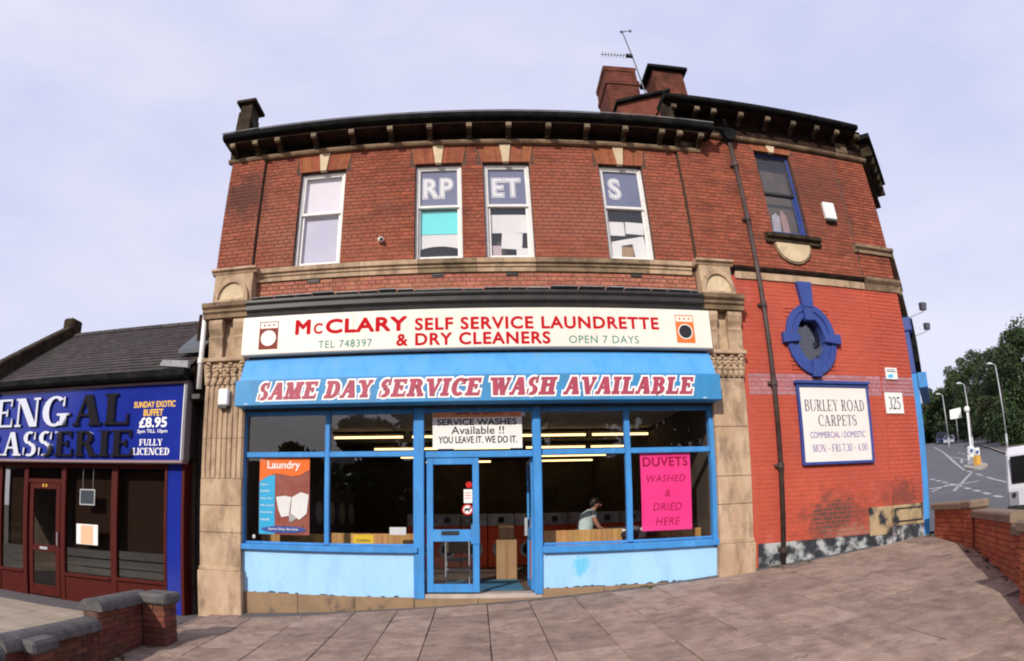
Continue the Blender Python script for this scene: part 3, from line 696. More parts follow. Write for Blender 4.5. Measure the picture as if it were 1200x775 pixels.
# window contents
def sheet_obj(name, mat_, x0, x1, z0, z1, y, label, cat, tilt=0.0, curve=0.0):
    b = MB(); n = 6; th = .004
    for i in range(n):
        for (u, v) in (((i/n), (i+1)/n),):
            f = lambda t, zb: zb+curve*(4*(t-.5)**2-1)
            pts = [(x0+(x1-x0)*u, f(u, z0)), (x0+(x1-x0)*v, f(v, z0)), (x0+(x1-x0)*v, z1), (x0+(x1-x0)*u, z1)]
            b.prism(pts, y, y+th)
    ob = b.build(name, mat_, None, label=label, cat=cat, org=((x0+x1)/2, y, (z0+z1)/2)); ob.rotation_euler.y = tilt; return ob
nb = sheet_obj('net_blind', netting, -3.06, -2.33, 6.56, 7.42, WY+.195, 'pinkish white blind filling the lower floor-side window nearest the parapet chimney', 'blind'); nb['label'] = 'pinkish white blind hanging in the first upstairs window, nearest the stone parapet block'
sheet_obj('lower_blind', M('lilac_blind', (.62, .60, .70), (.55, .54, .66), None, 1.4, rough=.9), -3.06, -2.33, 5.55, 6.56, WY+.215, 'lilac grey lower blind in the first upstairs window, below the pinkish one', 'blind')
for (s1, x0, x1, z0, z1, wn) in (('RP', -.86, -.31, 6.80, 7.25, 1), ('ET', .37, .90, 6.80, 7.23, 2), ('S', 2.50, 2.74, 6.80, 7.27, 3)):
    a, c = upw[wn]
    bd = MB().box(a+.06, c-.06, WY+.150, WY+.156, 6.64, 7.44).build('letter_board', grey_board, None, org=((a+c)/2, WY+.153, 6.64), cat='window board', label='grey blue board lettered %s behind the upper sash of an upstairs window' % ' '.join(s1))
    me, fx = text(s1, bd, x0, x1, z0, z1, WY+.147, white_ink, bold=.055, space=1.12, true=True)
    me2, _ = text(s1, bd, x0, x1, z0, z1, WY+.1445, grey_board, bold=.022, space=1.12, name='letter_inline', fx=fx, true=True)
    me3, _ = text(s1, bd, x0, x1, z0, z1, WY+.142, white_ink, bold=.004, space=1.12, name='letter_core', fx=fx, true=True)
sheet_obj('turquoise_card', turq, -.93, -.23, 6.10, 6.57, WY+.20, 'turquoise card in the lower sash under the letters R P', 'card')
sheet_obj('paper_sheet', paper, -.91, -.22, 5.80, 6.09, WY+.20, 'white paper with curved lower edge below the turquoise card', 'paper', curve=-.06)
sheet_obj('paper_sheet', paper, .31, .98, 6.10, 6.47, WY+.20, 'wide white paper at the top of the lower sash under the letters E T', 'paper')
sheet_obj('paper_sheet', paper, .51, .87, 5.78, 6.10, WY+.195, 'small tilted white paper pinned below the wide one under the letters E T', 'paper', tilt=.08)
sheet_obj('paper_sheet', paper, .76, 1.0, 5.60, 5.80, WY+.2, 'white paper scrap in the bottom corner of the E T window', 'paper')
sheet_obj('pink_card', M('pinkish_card', (.55, .42, .45)), .33, .50, 5.60, 5.85, WY+.2, 'pinkish card propped at the bottom of the E T window', 'card')
sheet_obj('paper_sheet', paper, 2.40, 2.72, 6.08, 6.36, WY+.20, 'small square white paper in the window below the letter S', 'paper')
sheet_obj('paper_sheet', paper, 2.74, 3.08, 6.12, 6.36, WY+.20, 'folded white paper beside the square one below the letter S', 'paper', tilt=.04)
sheet_obj('paper_pile', paper, 2.45, 3.08, 5.92, 6.03, WY+.22, 'long white roll of paper lying across the S window', 'paper', tilt=-.22)
sheet_obj('paper_sheet', paper, 2.42, 2.62, 5.60, 5.90, WY+.20, 'upright white paper at the bottom of the S window', 'paper', tilt=.1)
sheet_obj('paper_sheet', paper, 2.85, 3.09, 5.60, 5.97, WY+.20, 'crumpled white paper in the bottom corner of the S window', 'paper', tilt=-.1)
box_obj('cardboard_box', card, None, 2.62, 2.84, WY+.2, WY+.32, 5.58, 5.86, org=(2.73, WY+.26, 5.58), cat='box', label='brown cardboard box on the sill of the S window')

# string course over the frieze, in moulded stones
sx = GR1+.0
while sx < 3.80:
    e_ = min(sx+.98, 3.80)
    if 3.80-e_ < .3: e_ = 3.80
    MB().prism([(WY+.02, 5.26), (WY-.035, 5.26), (WY-.035, 5.33), (WY-.06, 5.345), (WY-.06, 5.39), (WY-.10, 5.405), (WY-.105, 5.485), (WY+.02, 5.505)], sx+.002, e_-.002, ax='x').build('string_course_stone', stone_dark if random.random() < .35 else stone, bld)
    sx = e_
sx = 4.62
while sx < GR3-.02:
    e_ = min(sx+.62, GR3-.015)
    if GR3-e_ < .3: e_ = GR3-.015
    MB().prism([(WY+.02, 5.235), (WY-.08, 5.235), (WY-.08, 5.375), (WY+.02, 5.375)], sx+.002, e_-.002, ax='x').build('string_course_stone', stone, bld, bevel=.003)
    sx = e_
MB().prism([(WY+.02, 5.377), (WY-.09, 5.377), (WY-.13, 5.43), (WY-.13, 5.47), (WY-.05, 5.50), (WY+.02, 5.50)], 4.60, GR3-.015, ax='x').build('string_course_cap', frieze_black, bld)
MB().prism([(WY+.02, 5.235), (WY-.08, 5.235), (WY-.09, 5.36), (WY-.15, 5.43), (WY-.15, 5.49), (WY+.02, 5.52)], GR3+.012, WX1+.08, ax='x').build('string_course_return', stone_dark, bld)
MB().prism([(WY+.0, 6.02), (WY-.10, 6.02), (WY-.10, 6.08), (WY-.16, 6.12), (WY-.16, 6.18), (WY+.0, 6.21)], GR3-.08, WX1+.08, ax='x').build('upper_band', stone_dark, bld)
# vents
for vx in (-2.7, -.58, .65, 2.77): 
    v = MB().box(vx-.10, vx+.10, WY-.012, WY+.03, 5.19, 5.345).build('air_vent', blackpaint, bld)
    for i in range(3): box_obj('vent_bar', pipe_m, v, vx-.095, vx+.095, WY-.02, WY-.013, 5.21+i*.045, 5.225+i*.045, 0)
# main cornice: gutter, soffit, brackets, string
MB().prism([(WY+.2, 8.19), (8.56, 8.19), (8.52, 8.21), (8.50, 8.25), (8.50, 8.315), (8.53, 8.33), (WY+.2, 8.33)], -4.66, 4.62, ax='x').build('gutter', gutter_m, bld)
MB().prism([(8.499, 8.32), (8.485, 8.325), (8.485, 8.338), (8.499, 8.34)], -4.68, 4.63, ax='x').build('gutter_lip', M('gutter_lip_metal', (.12, .12, .13), (.3, .3, .31), None, 3, rough=.6), bld)
MB().box(-4.62, 4.5, 8.62, 9.05, 8.13, 8.188).build('soffit', frieze_black, bld)
MB().prism([(WY+.01, 7.885), (WY-.075, 7.885), (WY-.10, 7.92), (WY-.10, 7.955), (WY+.01, 7.965)], -4.64, 4.42, ax='x').build('cornice_string', stone_dark, bld)
for a, c in ((-4.62, GR1), (GR2, 4.42)): MB().box(a, c, 8.93, WY+.0, 7.97, 8.128).build('cornice_end_block', black_stone, bld)
def bracket(x, z1, y0=8.60, mat_=None, head=None, dz=0.0):
    mat_ = mat_ or black_stone; head = head or head_stone
    o = MB().prism([(WY-.05, z1-.18), (WY-.13, z1-.18), (WY-.17, z1-.13), (y0+.06, z1-.085), (y0+.06, z1-.0), (WY-.05, z1)], x-.045, x+.045, ax='x').build('cornice_bracket', mat_, bld, bevel=.003)
    MB().prism([(y0+.06, z1-.10), (y0, z1-.085), (y0-.012, z1-.03), (y0, z1-.003), (y0+.06, z1-.003)], x-.05, x+.05, ax='x').build('bracket_head', head, o, bevel=.003)
for x in (-4.46, -4.0, -3.55, -2.84, -2.13, -1.42, -.71, 0, .71, 1.43, 2.14, 2.86, 3.57, 3.93, 4.36): bracket(x, 8.128)
# higher cornice over the carpet shop wall
MB().prism([(WY+.2, 8.86), (8.5, 8.86), (8.47, 8.89), (8.47, 8.96), (8.50, 8.975), (WY+.2, 8.975)], 3.72, 8.30, ax='x').build('upper_gutter', gutter_m, bld)
MB().box(3.78, 8.4, 8.60, 9.0, 8.80, 8.858).build('upper_soffit', frieze_black, bld)
MB().prism([(WY, 8.29), (WY-.12, 8.29), (WY-.15, 8.325), (WY-.15, 8.35), (WY, 8.36)], GR2-.02, 8.56, ax='x').build('upper_cornice_string', stone_dark, bld)
for x in (3.93, 4.42, 4.78, 5.38, 6.0, 6.62, 7.22, 7.75, 8.3): bracket(x, 8.80, 8.60)
for x in (4.14, 7.98): box_obj('carved_panel', stone_dark, bld, x-.16, x+.16, WY-.09, WY-.04, 8.42, 8.70, .03)
box_obj('carved_panel', head_stone, bld, 4.02, 4.28, 8.90, WY-.055, 7.99, 8.12, .02)
MB().box(3.74, 3.93, WY-.05, 9.6, 8.32, 8.86).prism([(9.0, 8.86), (10.6, 8.86), (10.6, 8.95), (9.0, 8.95)], 3.70, 3.96, ax='x').box(3.76, 3.95, 9.6, 12, 8.2, 8.86).build('raised_gable_wall', brick, bld)
MB().prism([(3.72, 8.86), (3.80, 8.33), (3.92, 8.33), (3.92, 8.86)], 8.66, 8.94).build('cornice_end_scroll', black_stone, bld, bevel=.02)
# chamfered corner and its cornice (direction 45 degrees)
def diag(u, off=0.0): return (8.49+S2*u-S2*off*-1, 9.0+S2*u-S2*off)
def dslab(name, u0, u1, o0, o1, z0, z1, mat_, parent=bld, bevel=0.0):
    p = [diag(u0, o1), diag(u1, o1), diag(u1, o0), diag(u0, o0)]
    return MB().hexa([(x, y, z0) for x, y in p]+[(x, y, z1) for x, y in p]).build(name, mat_, parent, bevel=bevel)
dslab('chamfer_wall', .0, 2.3, -.3, -.02, 4.9, 8.9, brick)
dslab('chamfer_gutter', -.1, 2.3, -.1, .42, 8.84, 8.955, gutter_m)
dslab('chamfer_frieze', 0, 2.3, -.02, .10, 8.3, 8.8, frieze_black)
dslab('chamfer_string', -.05, 2.35, -.02, .12, 8.27, 8.35, black_stone)
dslab('chamfer_band', .1, 2.35, -.02, .14, 5.24, 5.5, stone_dark)
dslab('chamfer_upper_band', .1, 2.35, -.02, .14, 6.02, 6.2, stone_dark)
for i in range(6): dslab('chamfer_bracket', .1+i*.4, .2+i*.4, .0, .34, 8.50, 8.83, black_stone)
dslab('corner_shop_cornice', .36, 2.4, -.1, .24, 3.9, 4.80, gutter_m)
dslab('corner_shop_front', .35, 2.3, -.35, -.15, 0, 4.6, blackpaint)
dslab('corner_blue_pilaster', .0, .34, -.3, .15, .3, 3.6, blue, bevel=.006)
dslab('corner_pilaster_upper', .0, .31, -.3, .13, 3.602, 4.45, navy, bevel=.01)
dslab('corner_pilaster_cap', -.03, .34, -.3, .20, 4.452, 4.74, navy, bevel=.02)
dslab('corner_sign_box', -.05, 2.2, .155, .35, 3.30, 3.60, blue, bevel=.01)
dslab('roof_kneeler', 2.2, 2.5, -.3, .3, 8.9, 9.25, frieze_black)
# roof
MB().prism([(8.9, 8.331), (8.9, 8.36), (13.0, 10.3), (17.5, 8.36), (17.5, 8.331)], -4.5, 3.7, ax='x').build('roof', slate, bld)
MB().prism([(9.0, 8.977), (13.0, 10.6), (17.5, 8.977)], 3.96, 8.4, ax='x').build('upper_roof', slate, bld)
# parapet block at the far end
ch = MB().box(-4.80, -4.50, 9.25, 9.75, 8.34, 9.5).build('parapet_stack', black_stone, bld, bevel=.01)
MB().box(-4.78, -4.52, 9.27, 9.73, 9.5, 9.72).build('stack_neck', black_stone, ch, bevel=.01)
MB().box(-4.87, -4.43, 9.18, 9.82, 9.72, 9.80).build('stack_cap', black_stone, ch, bevel=.01)
MB().prism([(-4.44, 8.33), (-3.9, 8.33), (-4.2, 8.56), (-4.44, 9.3)], 9.3, 9.7).build('stack_shoulder', gutter_m, ch)
# chimneys with brick courses
def chimney(x0, x1, y0, y1, z0, z1, bands, cap, name='chimney'):
    c_ = MB().box(x0+.008, x1-.008, y0+.008, y1-.008, z0, z1).build(name, mortar, bld)
    b = MB(); z = z0; k = 0
    while z < z1-.03:
        pr = max([p for (za, zb, p) in bands if za <= z < zb] or [0])
        x = x0-pr-(.11 if k % 2 else 0)
        while x < x1+pr:
            a, c = max(x, x0-pr)+.004, min(x+.225, x1+pr)-.004; x += .225
            if c-a > .03: b.box(a, c, y0-pr, y0+.05, z+.004, min(z+.071, z1))
        y = y0-(.11 if k % 2 else 0)
        while y < y1:
            a, c = max(y, y0)+.004, min(y+.225, y1)-.004; y += .225
            if c-a > .03: b.box(x0-pr, x0+.03, a+.06 if a < y0+.06 else a, c, z+.004, min(z+.071, z1))
        z += .075; k += 1
    b.build('brick_courses', brick_sooty, c_, kind='stuff', recalc=False)
    if cap: MB().box(x0-.12, x1+.12, y0-.12, y1+.12, z1, z1+.10).build('chimney_cap', gutter_m, c_, bevel=.01)
    return c_
chimney(3.24, 4.02, 10.5, 11.5, 8.6, 11.55, [(10.9, 11.0, .03), (11.3, 11.6, .02)], False)
chimney(4.46, 5.24, 10.5, 11.2, 8.9, 11.55, [], True)
for i in range(4): pass

rw_ = MB().prism([(3.30, 8.5), (4.62, 8.5), (4.62, 10.52), (3.30, 10.0)], 10.2, 10.45).build('raked_parapet', brick_sooty, bld); MB().prism([(3.26, 10.0), (4.62, 10.52), (4.62, 10.52+.07), (3.26, 10.0+.07)], 10.1, 10.5).build('raked_coping', gutter_m, rw_)
# pilasters
def pilaster(x0, x1, zb, zsh0, left):
    y0 = 8.85; cx = (x0+x1)/2
    p = MB().box(x0-.02, x1+.02, 8.79, WY+.1, zb, zsh0-.02).build('pilaster', stone, bld, bevel=.012, label='reeded stone pilaster' if left else 'plain stone pilaster')
    zz = [zsh0-.02, zsh0+.02]
    MB().box(x0-.005, x1+.005, 8.815, WY+.1, zsh0-.02, zsh0+.05).build('base_moulding', stone, p, bevel=.01)
    blocks = ([.41, .98, 1.42, 1.86] if left else [.78, 1.35, 1.80, 2.6, 3.42])
    for a, c in zip(blocks, blocks[1:]): MB().box(x0, x1, y0, WY+.1, a+.003, c-.003).build('stone_block', stone, p, bevel=.008)
    if left:
        for a, c in ((1.86, 2.52), (2.52, 3.42)):
            bb = MB().box(x0, x1, y0+.02, WY+.1, a+.003, c-.003)
            n = 8; wd = (x1-x0)/n
            for i in range(n):
                cx_ = x0+wd*(i+.5); bb.prism([(cx_-wd*.42, y0+.02), (cx_-wd*.25, y0-.005), (cx_+wd*.25, y0-.005), (cx_+wd*.42, y0+.02)], a+.003, c-.003, ax='z')
            bb.build('reeded_block', stone, p)
    # capital with acanthus
    MB().prism([(x0, 3.42), (x1, 3.42), (x1+.05, 3.80), (x0-.05, 3.80)], y0-.02, WY+.1).build('capital', stone, p)
    bb = MB()
    for r_, (zc, n, hh) in enumerate(((3.50, 6, .13), (3.60, 5, .13), (3.66, 6, .1))):
        for i in range(n):
            ux = x0+(x1-x0)*(i+.5)/n; yy = y0-.035-.012*r_
            bb.ell((ux, yy, zc), (.045, .028, hh*.6), 8, 6); bb.ell((ux, yy-.022, zc+hh*.45), (.038, .025, .028), 8, 5)
    for sgn in (-1, 1):
        px = cx+sgn*(x1-x0)*.44
        bb.tube([(px+math.cos(t_*.9)*sgn*-.06*(1-t_/9), y0-.06, 3.74+math.sin(t_*.9)*.06*(1-t_/9)) for t_ in range(8)], .022, 6)
        bb.tube([(cx+sgn*.1-math.cos(t_*.9)*sgn*.05*(1-t_/9), y0-.055, 3.73+math.sin(t_*.9)*.05*(1-t_/9)) for t_ in range(8)], .018, 6)
    bb.build('acanthus_carving', stone, p, smooth=True, recalc=False)
    MB().box(x0-.07, x1+.07, y0-.09, WY+.1, 3.802, 3.87).build('abacus', stone, p, bevel=.01)
    # console block with two scrolled brackets and a dark slot between
    MB().box(x0, x1, y0+.07, WY+.1, 3.872, 4.56).build('console_back', stone, p)
    for sgn in (-1, 1):
        xa, xb = sorted((cx+sgn*.10, cx+sgn*.36))
        MB().prism([(y0+.07, 3.875), (y0-.0, 3.875), (y0-.01, 4.05), (y0-.03, 4.18), (y0-.055, 4.24), (y0-.015, 4.26), (y0-.03, 4.30), (y0-.08, 4.38), (y0-.11, 4.47), (y0-.10, 4.53), (y0-.05, 4.558), (y0+.07, 4.558)], xa, xb, ax='x').build('scroll_console', stone, p, bevel=.005)
    MB().prism([(WY+.1, 4.562), (y0-.12, 4.562), (y0-.13, 4.63), (y0-.17, 4.66), (y0-.17, 4.70), (y0-.22, 4.74), (y0-.23, 4.81), (WY+.1, 4.85)], x0-.10, x1+.10, ax='x').build('console_cornice', stone_dark, p)
    MB().box(x0+.01, x1-.01, y0-.04, WY+.1, 4.85, 5.40).build('attic_block', stone, p, bevel=.004)
    bb = MB().arc(cx, 4.90, (.32, .40), (.25, .32), 0, 180, y0-.10, y0-.038, 16); bb.box(cx-.32, cx+.32, y0-.10, y0-.04, 4.853, 4.90); bb.build('arched_moulding', stone, p)
    bb = MB().arc(cx, 4.90, (.25, .32), (.001, .001), 0, 180, y0-.06, y0-.038, 16); bb.build('arched_panel', stone_pale, p)
    MB().prism([(WY+.1, 5.402), (y0-.05, 5.402), (y0-.07, 5.44), (y0-.11, 5.46), (y0-.11, 5.50), (WY+.1, 5.53)], x0-.05, x1+.05, ax='x').build('attic_cap', stone, p)
    return p
pilaster(-4.50, -3.75, -.62, .38, True)
pilaster(3.87, 4.49, -.05, .74, False)
MB().box(4.492, 4.62, WY-.06, WY+.1, .2, 5.2).build('painted_return', brick_red, bld)

# shopfront fascia parts
MB().prism([(WY+.2, 4.52), (8.72, 4.52), (8.70, 4.60), (8.64, 4.63), (8.64, 4.70), (8.60, 4.74), (8.60, 4.78), (WY+.2, 4.87)], -3.76, 3.80, ax='x').build('black_fascia_cornice', blackpaint, bld)
b = MB(); x = -3.72
while x < 3.75:
    e_ = x+random.uniform(.25, .5); b.box(x, min(e_, 3.78), 8.66+random.uniform(0, .1), 9.0, 4.866, 4.874+random.uniform(0, .01)); x = e_+.02
b.build('lead_flashing', lead, bld)
MB().box(-3.74, 3.86, 8.85, WY+.3, 2.96, 4.52).build('fascia_backing', blackpaint, bld)
MB().prism([(8.846, 3.80), (8.77, 3.80), (8.58, 3.415), (8.58, 3.405), (8.846, 3.405)], -3.735, 3.84, ax='x').build('sloping_awning_board', blue_slope, bld)
can = MB().box(-3.80, 3.90, 8.55, 8.846, 2.99, 3.40).build('canopy_board', M('canopy_teal_paint', (.035, .235, .50), (.045, .265, .55), (.06, .30, .52), 2.5, rough=.5, dirt=(.07, .17, .28), dsc=2.2, damt=.6, stretch=(2, 2, .7)), bld, bevel=.006)
serif_text('SAME DAY SERVICE WASH AVAILABLE', can, -3.40, 3.44, 3.075, 3.34, 8.549, white_ink, t=.30, h=.15, sf=.10, gap=.12, grow=.030, shear=.25, ext=.003, name='lettering_outline')
serif_text('SAME DAY SERVICE WASH AVAILABLE', can, -3.40, 3.44, 3.075, 3.34, 8.5445, pinkred, t=.30, h=.15, sf=.10, gap=.12, grow=.004, shear=.25, ext=.003)
for s_ in (-1, 1): MB().box(s_*3.6-.03, s_*3.6+.03, 8.546, 8.55, 3.01, 3.02).build('chipped_edge', white_ink, can)

# laundrette sign box
sg = MB().box(-3.79, 3.88, 8.66, 8.84, 3.84, 4.50).build('shop_sign', M('sign_box_edge', (.62, .57, .5), rough=.4), None, bevel=.008, org=(0, 8.75, 3.84), cat='sign', label='long cream laundrette sign with red and green lettering above the blue awning')
for a, c in ((-3.78, -1.90), (-1.896, .0), (.004, 1.90), (1.904, 3.87)): box_obj('sign_panel', cream, sg, a, c, 8.652, 8.664, 3.855, 4.49, .002)
Y = 8.6515
text('M', sg, -2.86, -2.60, 4.145, 4.40, Y, red_ink, bold=.05); text('C', sg, -2.55, -2.40, 4.145, 4.33, Y, red_ink, bold=.035)
text('CLARY', sg, -2.35, -1.04, 4.14, 4.39, Y, red_ink, bold=.045, space=1.06)
text('SELF SERVICE LAUNDRETTE', sg, -.92, 2.96, 4.14, 4.35, Y, red_ink, bold=.035, space=1.12)
text('& DRY CLEANERS', sg, -1.21, 1.18, 3.895, 4.10, Y, red_ink, bold=.035, space=1.12)
text('TEL 748397', sg, -2.46, -1.59, 3.905, 4.03, Y, green_ink, bold=.004, space=1.1); text('OPEN 7 DAYS', sg, 1.47, 2.60, 3.905, 4.03, Y, green_ink, bold=.004, space=1.1)
def washer_logo(x0, x1, z0, z1, body, door, edge):
    cx = (x0+x1)/2; lg = MB().ring(x0, x1, z0, z1, .012, Y-.003, Y+.002).box(x0+.012, x1-.012, Y-.0015, Y+.002, z0+.012, z0+(z1-z0)*.76).build('washer_logo', body, sg)
    r = (x1-x0)*.40; MB().arc(cx, z0+(z1-z0)*.40, (r, r), (.001, .001), 0, 360, Y-.0045, Y-.002, 24).build('logo_door', door, lg)
    MB().arc(cx, z0+(z1-z0)*.40, (r, r), (r*.88, r*.88), 0, 360, Y-.006, Y-.0046, 24).build('logo_door_ring', edge, lg)
    for k in (-1, 0, 1): MB().arc(cx+k*.08, z0+(z1-z0)*.87, (.018, .018), (.001, .001), 0, 360, Y-.003, Y, 8).build('logo_button', body, lg)
washer_logo(-3.48, -3.15, 3.93, 4.40, brown_ink, cream, white_ink); washer_logo(3.25, 3.57, 3.93, 4.40, orange_ink, black_ink, white_ink)

# shopfront joinery (blue), panes
sf = MB()
ZT, ZM0, ZM1 = 2.96, 2.215, 2.30
fy0, fy1 = 8.955, 9.06
sf.box(-3.85, -3.74, 8.93, fy1, .68, ZT).box(-.965, -.80, 8.93, fy1, .02, ZT).box(.875, 1.01, 8.93, fy1, .08, ZT).box(3.80, 3.90, 8.93, fy1, .66, ZT)
sf.box(-2.375, -2.30, fy0, fy1, .83, ZT).box(2.345, 2.435, fy0, fy1, .83, ZT)
for a, c in ((-3.74, -2.375), (-2.30, -.965), (1.01, 2.345), (2.435, 3.80)): sf.box(a, c, fy0+.004, fy1, ZM0, ZM1).box(a, c, fy0+.004, fy1, ZT-.06, ZT).box(a, c, fy0+.004, fy1, .82, .86)
sf.box(-.80, .875, fy0+.004, fy1, 2.19, 2.29).box(-.80, .875, fy0+.004, fy1, 2.90, ZT)
front = sf.build('shopfront_frame', blue, bld, bevel=.006)
MB().box(-3.86, -.90, 8.86, 8.954, .73, .82).build('window_sill', blue, bld, bevel=.006); MB().box(1.0, 3.93, 8.86, 8.954, .71, .815).build('window_sill', blue, bld, bevel=.006)
MB().box(-.95, -.80, 8.90, 8.929, .02, 2.96).box(.885, 1.0, 8.90, 8.929, .08, 2.96).build('door_post_cover', blue, bld, bevel=.006)
for a, c in ((-3.74, -2.375), (-2.30, -.965), (1.01, 2.345), (2.435, 3.80)):
    MB().box(a+.002, c-.002, 9.012, 9.018, .862, ZM0-.002).build('shop_pane', glass, bld); MB().box(a+.002, c-.002, 9.012, 9.018, ZM1+.002, ZT-.062).build('transom_pane', glass, bld)
MB().box(-.798, .873, 9.012, 9.018, 2.292, 2.898).build('transom_pane', glass, bld)
# stall risers with a ragged painted lower edge
for (a, c, z0) in ((-3.75, -.965, .03), (1.01, 3.88, .155)):
    pts = []; n = 40
    for i in range(n+1):
        x = a+(c-a)*i/n; pts.append((x, z0+(random.choice((0, 0, 0, .012, .025)) if 0 < i < n else 0)))
    b = MB()
    for (p, q) in zip(pts, pts[1:]): b.prism([p, q, (q[0], .73), (p[0], .73)], 8.935, 9.2)
    b.build('stall_riser', blue_pale, bld)
b = MB()
for (xa, xb, zz, n) in ((-3.55, -2.6, .03, 9), (1.5, 3.4, .16, 15), (-2.4, -1.1, .03, 5)):
    for i in range(n):
        x = random.uniform(xa, xb); w_ = random.uniform(.03, .10); h_ = random.uniform(.01, .035)
        b.prism([(x-w_, zz), (x+w_, zz), (x+w_*.6, zz+h_), (x-w_*.2, zz+h_*1.2), (x-w_*.8, zz+h_*.5)], 8.932-.0001*i, 8.936)
b.build('peeled_paint', M('bare_dark_patch', (.05, .06, .10), (.09, .08, .08), None, 9), bld, kind='stuff')
def plinth(a, c, zt):
    n = max(2, round((c-a)/.9)); 
    for i in range(n):
        x0_, x1_ = a+(c-a)*i/n, a+(c-a)*(i+1)/n
        MB().hexa([(x0_+.003, 8.915, pl(x0_, 9)-.12), (x1_-.003, 8.915, pl(x1_, 9)-.12), (x1_-.003, 9.25, pl(x1_, 9)-.12), (x0_+.003, 9.25, pl(x0_, 9)-.12), (x0_+.003, 8.915, zt), (x1_-.003, 8.915, zt), (x1_-.003, 9.25, zt), (x0_+.003, 9.25, zt)]).build('plinth_stone', stone_plinth, bld, bevel=.006)
plinth(-3.73, -.96, .04); plinth(-.955, .99, .02); plinth(1.0, 3.86, .165)
MB().box(-.955, 1.0, 8.92, 9.3, .021, .09).build('door_step', M('worn_step_stone', (.5, .42, .36), (.4, .33, .28), None, 3, rough=.8), bld, bevel=.008)

# door leaves
def door_leaf(w_, h_, parts_y=.045):
    """local x 0..w_, hinge at x=0"""
    return MB().ring(0, w_, 0, h_, .10, 0, parts_y, wb=.12, wt=.10).box(.10, w_-.10, 0, parts_y, .89, 1.08)
d1 = MB().ring(-.765, .04, .115, 2.185, .10, 8.975, 9.02, wb=.13, wt=.10).box(-.665, -.06, 8.975, 9.02, .90, 1.085).build('closed_door_leaf', blue, bld, bevel=.005)
MB().box(-.664, -.061, 8.995, 9.0, .246, .899).build('door_pane', glass, d1); MB().box(-.664, -.061, 8.995, 9.0, 1.086, 2.084).build('door_pane', glass, d1)
box_obj('letter_plate', blackpaint, d1, -.54, -.27, 8.965, 8.975, 1.00, 1.065); box_obj('lock_plate', blue, d1, -.085, .045, 8.962, 8.974, .86, 1.16)
d2b = MB()
for bx in ((.845, .885, 9.08, 9.16, .115, 2.185), (.845, .885, 9.78, 9.86, .115, 2.185), (.845, .885, 9.16, 9.78, .115, .245), (.845, .885, 9.16, 9.78, 2.085, 2.185), (.845, .885, 9.16, 9.78, .9, 1.085)): d2b.box(*bx)
d2 = d2b.build('open_door_leaf', blue, bld, bevel=.005)
MB().box(.862, .867, 9.16, 9.78, .246, .899).build('door_pane', glass, d2); MB().box(.862, .867, 9.16, 9.78, 1.086, 2.084).build('door_pane', glass, d2)
box_obj('door_handle', galv, d2, .79, .84, 9.70, 9.74, .95, 1.25)
# stickers on the closed door
def sticker(name, label, x0, x1, z0, z1, y, mat_, cat='sticker'):
    return MB().box(x0, x1, y, y+.003, z0, z1).build(name, mat_, None, org=((x0+x1)/2, y, z0), label=label, cat=cat)
MB().arc(-.115, 1.77, (.05, .05), (.001, .001), 0, 360, 8.99, 8.993, 16).build('round_sticker', red_lamp, None, org=(-.115, 8.99, 1.72), label='small round red sticker on the glass of the closed blue door', cat='sticker')
st = sticker('notice', 'small white notice with red heading on the closed blue door', -.195, -.065, 1.49, 1.70, 8.99, paper, 'notice')
for i in range(3): MB().box(-.175, -.085, 8.9885, 8.99, 1.56+i*.04, 1.57+i*.04).build('print_line', red_ink, st)
st = MB().arc(-.14, 1.39, (.085, .085), (.001, .001), 0, 360, 8.99, 8.993, 20).build('no_dogs_sticker', paper, None, org=(-.14, 8.99, 1.3), label='round no dogs sticker with red rim under the white notice', cat='sticker')
MB().arc(-.14, 1.39, (.088, .088), (.066, .066), 0, 360, 8.988, 8.9895, 20).build('red_rim', red_lamp, st)
MB().box(-.185, -.105, 8.9885, 8.9898, 1.375, 1.41).box(-.185, -.17, 8.9885, 8.9898, 1.35, 1.375).box(-.12, -.105, 8.9885, 8.9898, 1.35, 1.375).box(-.11, -.085, 8.9885, 8.9898, 1.40, 1.43).build('dog_mark', black_ink, st)

# posters
ps = MB().box(-.67, .72, 9.004, 9.008, 2.33, 2.985).build('service_poster', paper, None, org=(0, 9.0, 2.33), cat='poster', label='white and orange poster reading service washes available above the shop door')
MB().box(-.66, .71, 9.0012, 9.0032, 2.82, 2.98).build('orange_band', peach, ps)
b = MB()
for i in range(10): b.box(-.66, .71, 9.0275, 9.0293, 2.795-.02*i-.006*(i % 3), 2.80-.02*i)
text('SAME DAY', ps, -.30, .42, 2.865, 2.95, 9.001, dark_ink, bold=.02); text('SERVICE WASHES', ps, -.60, .64, 2.695, 2.80, 9.0035, black_ink, bold=.03)
text('Available !!', ps, -.38, .44, 2.555, 2.68, 9.0035, black_ink, bold=.012); text('YOU LEAVE IT. WE DO IT.', ps, -.58, .64, 2.415, 2.525, 9.0035, black_ink, bold=.02)
dv = MB().box(2.60, 3.455, 9.09, 9.096, .985, 2.225).build('duvet_poster', pink, None, org=(3.03, 9.09, .985), cat='poster', label='fluorescent pink poster reading duvets washed and dried here')
for s_, x0, x1, z0, z1, mt, bo, sh in (('DUVETS', 2.64, 3.41, 2.00, 2.155, maroon_ink, .03, 0), ('WASHED', 2.70, 3.36, 1.755, 1.865, maroon_ink, .0, .25), ('&', 3.00, 3.09, 1.52, 1.63, maroon_ink, .0, .2), ('DRIED', 2.79, 3.28, 1.30, 1.42, maroon_ink, .0, .25), ('HERE', 2.83, 3.25, 1.07, 1.19, maroon_ink, .0, .25)):
    text(s_, dv, x0, x1, z0, z1, 9.0895, mt, bold=bo, shear=sh, space=1.1)
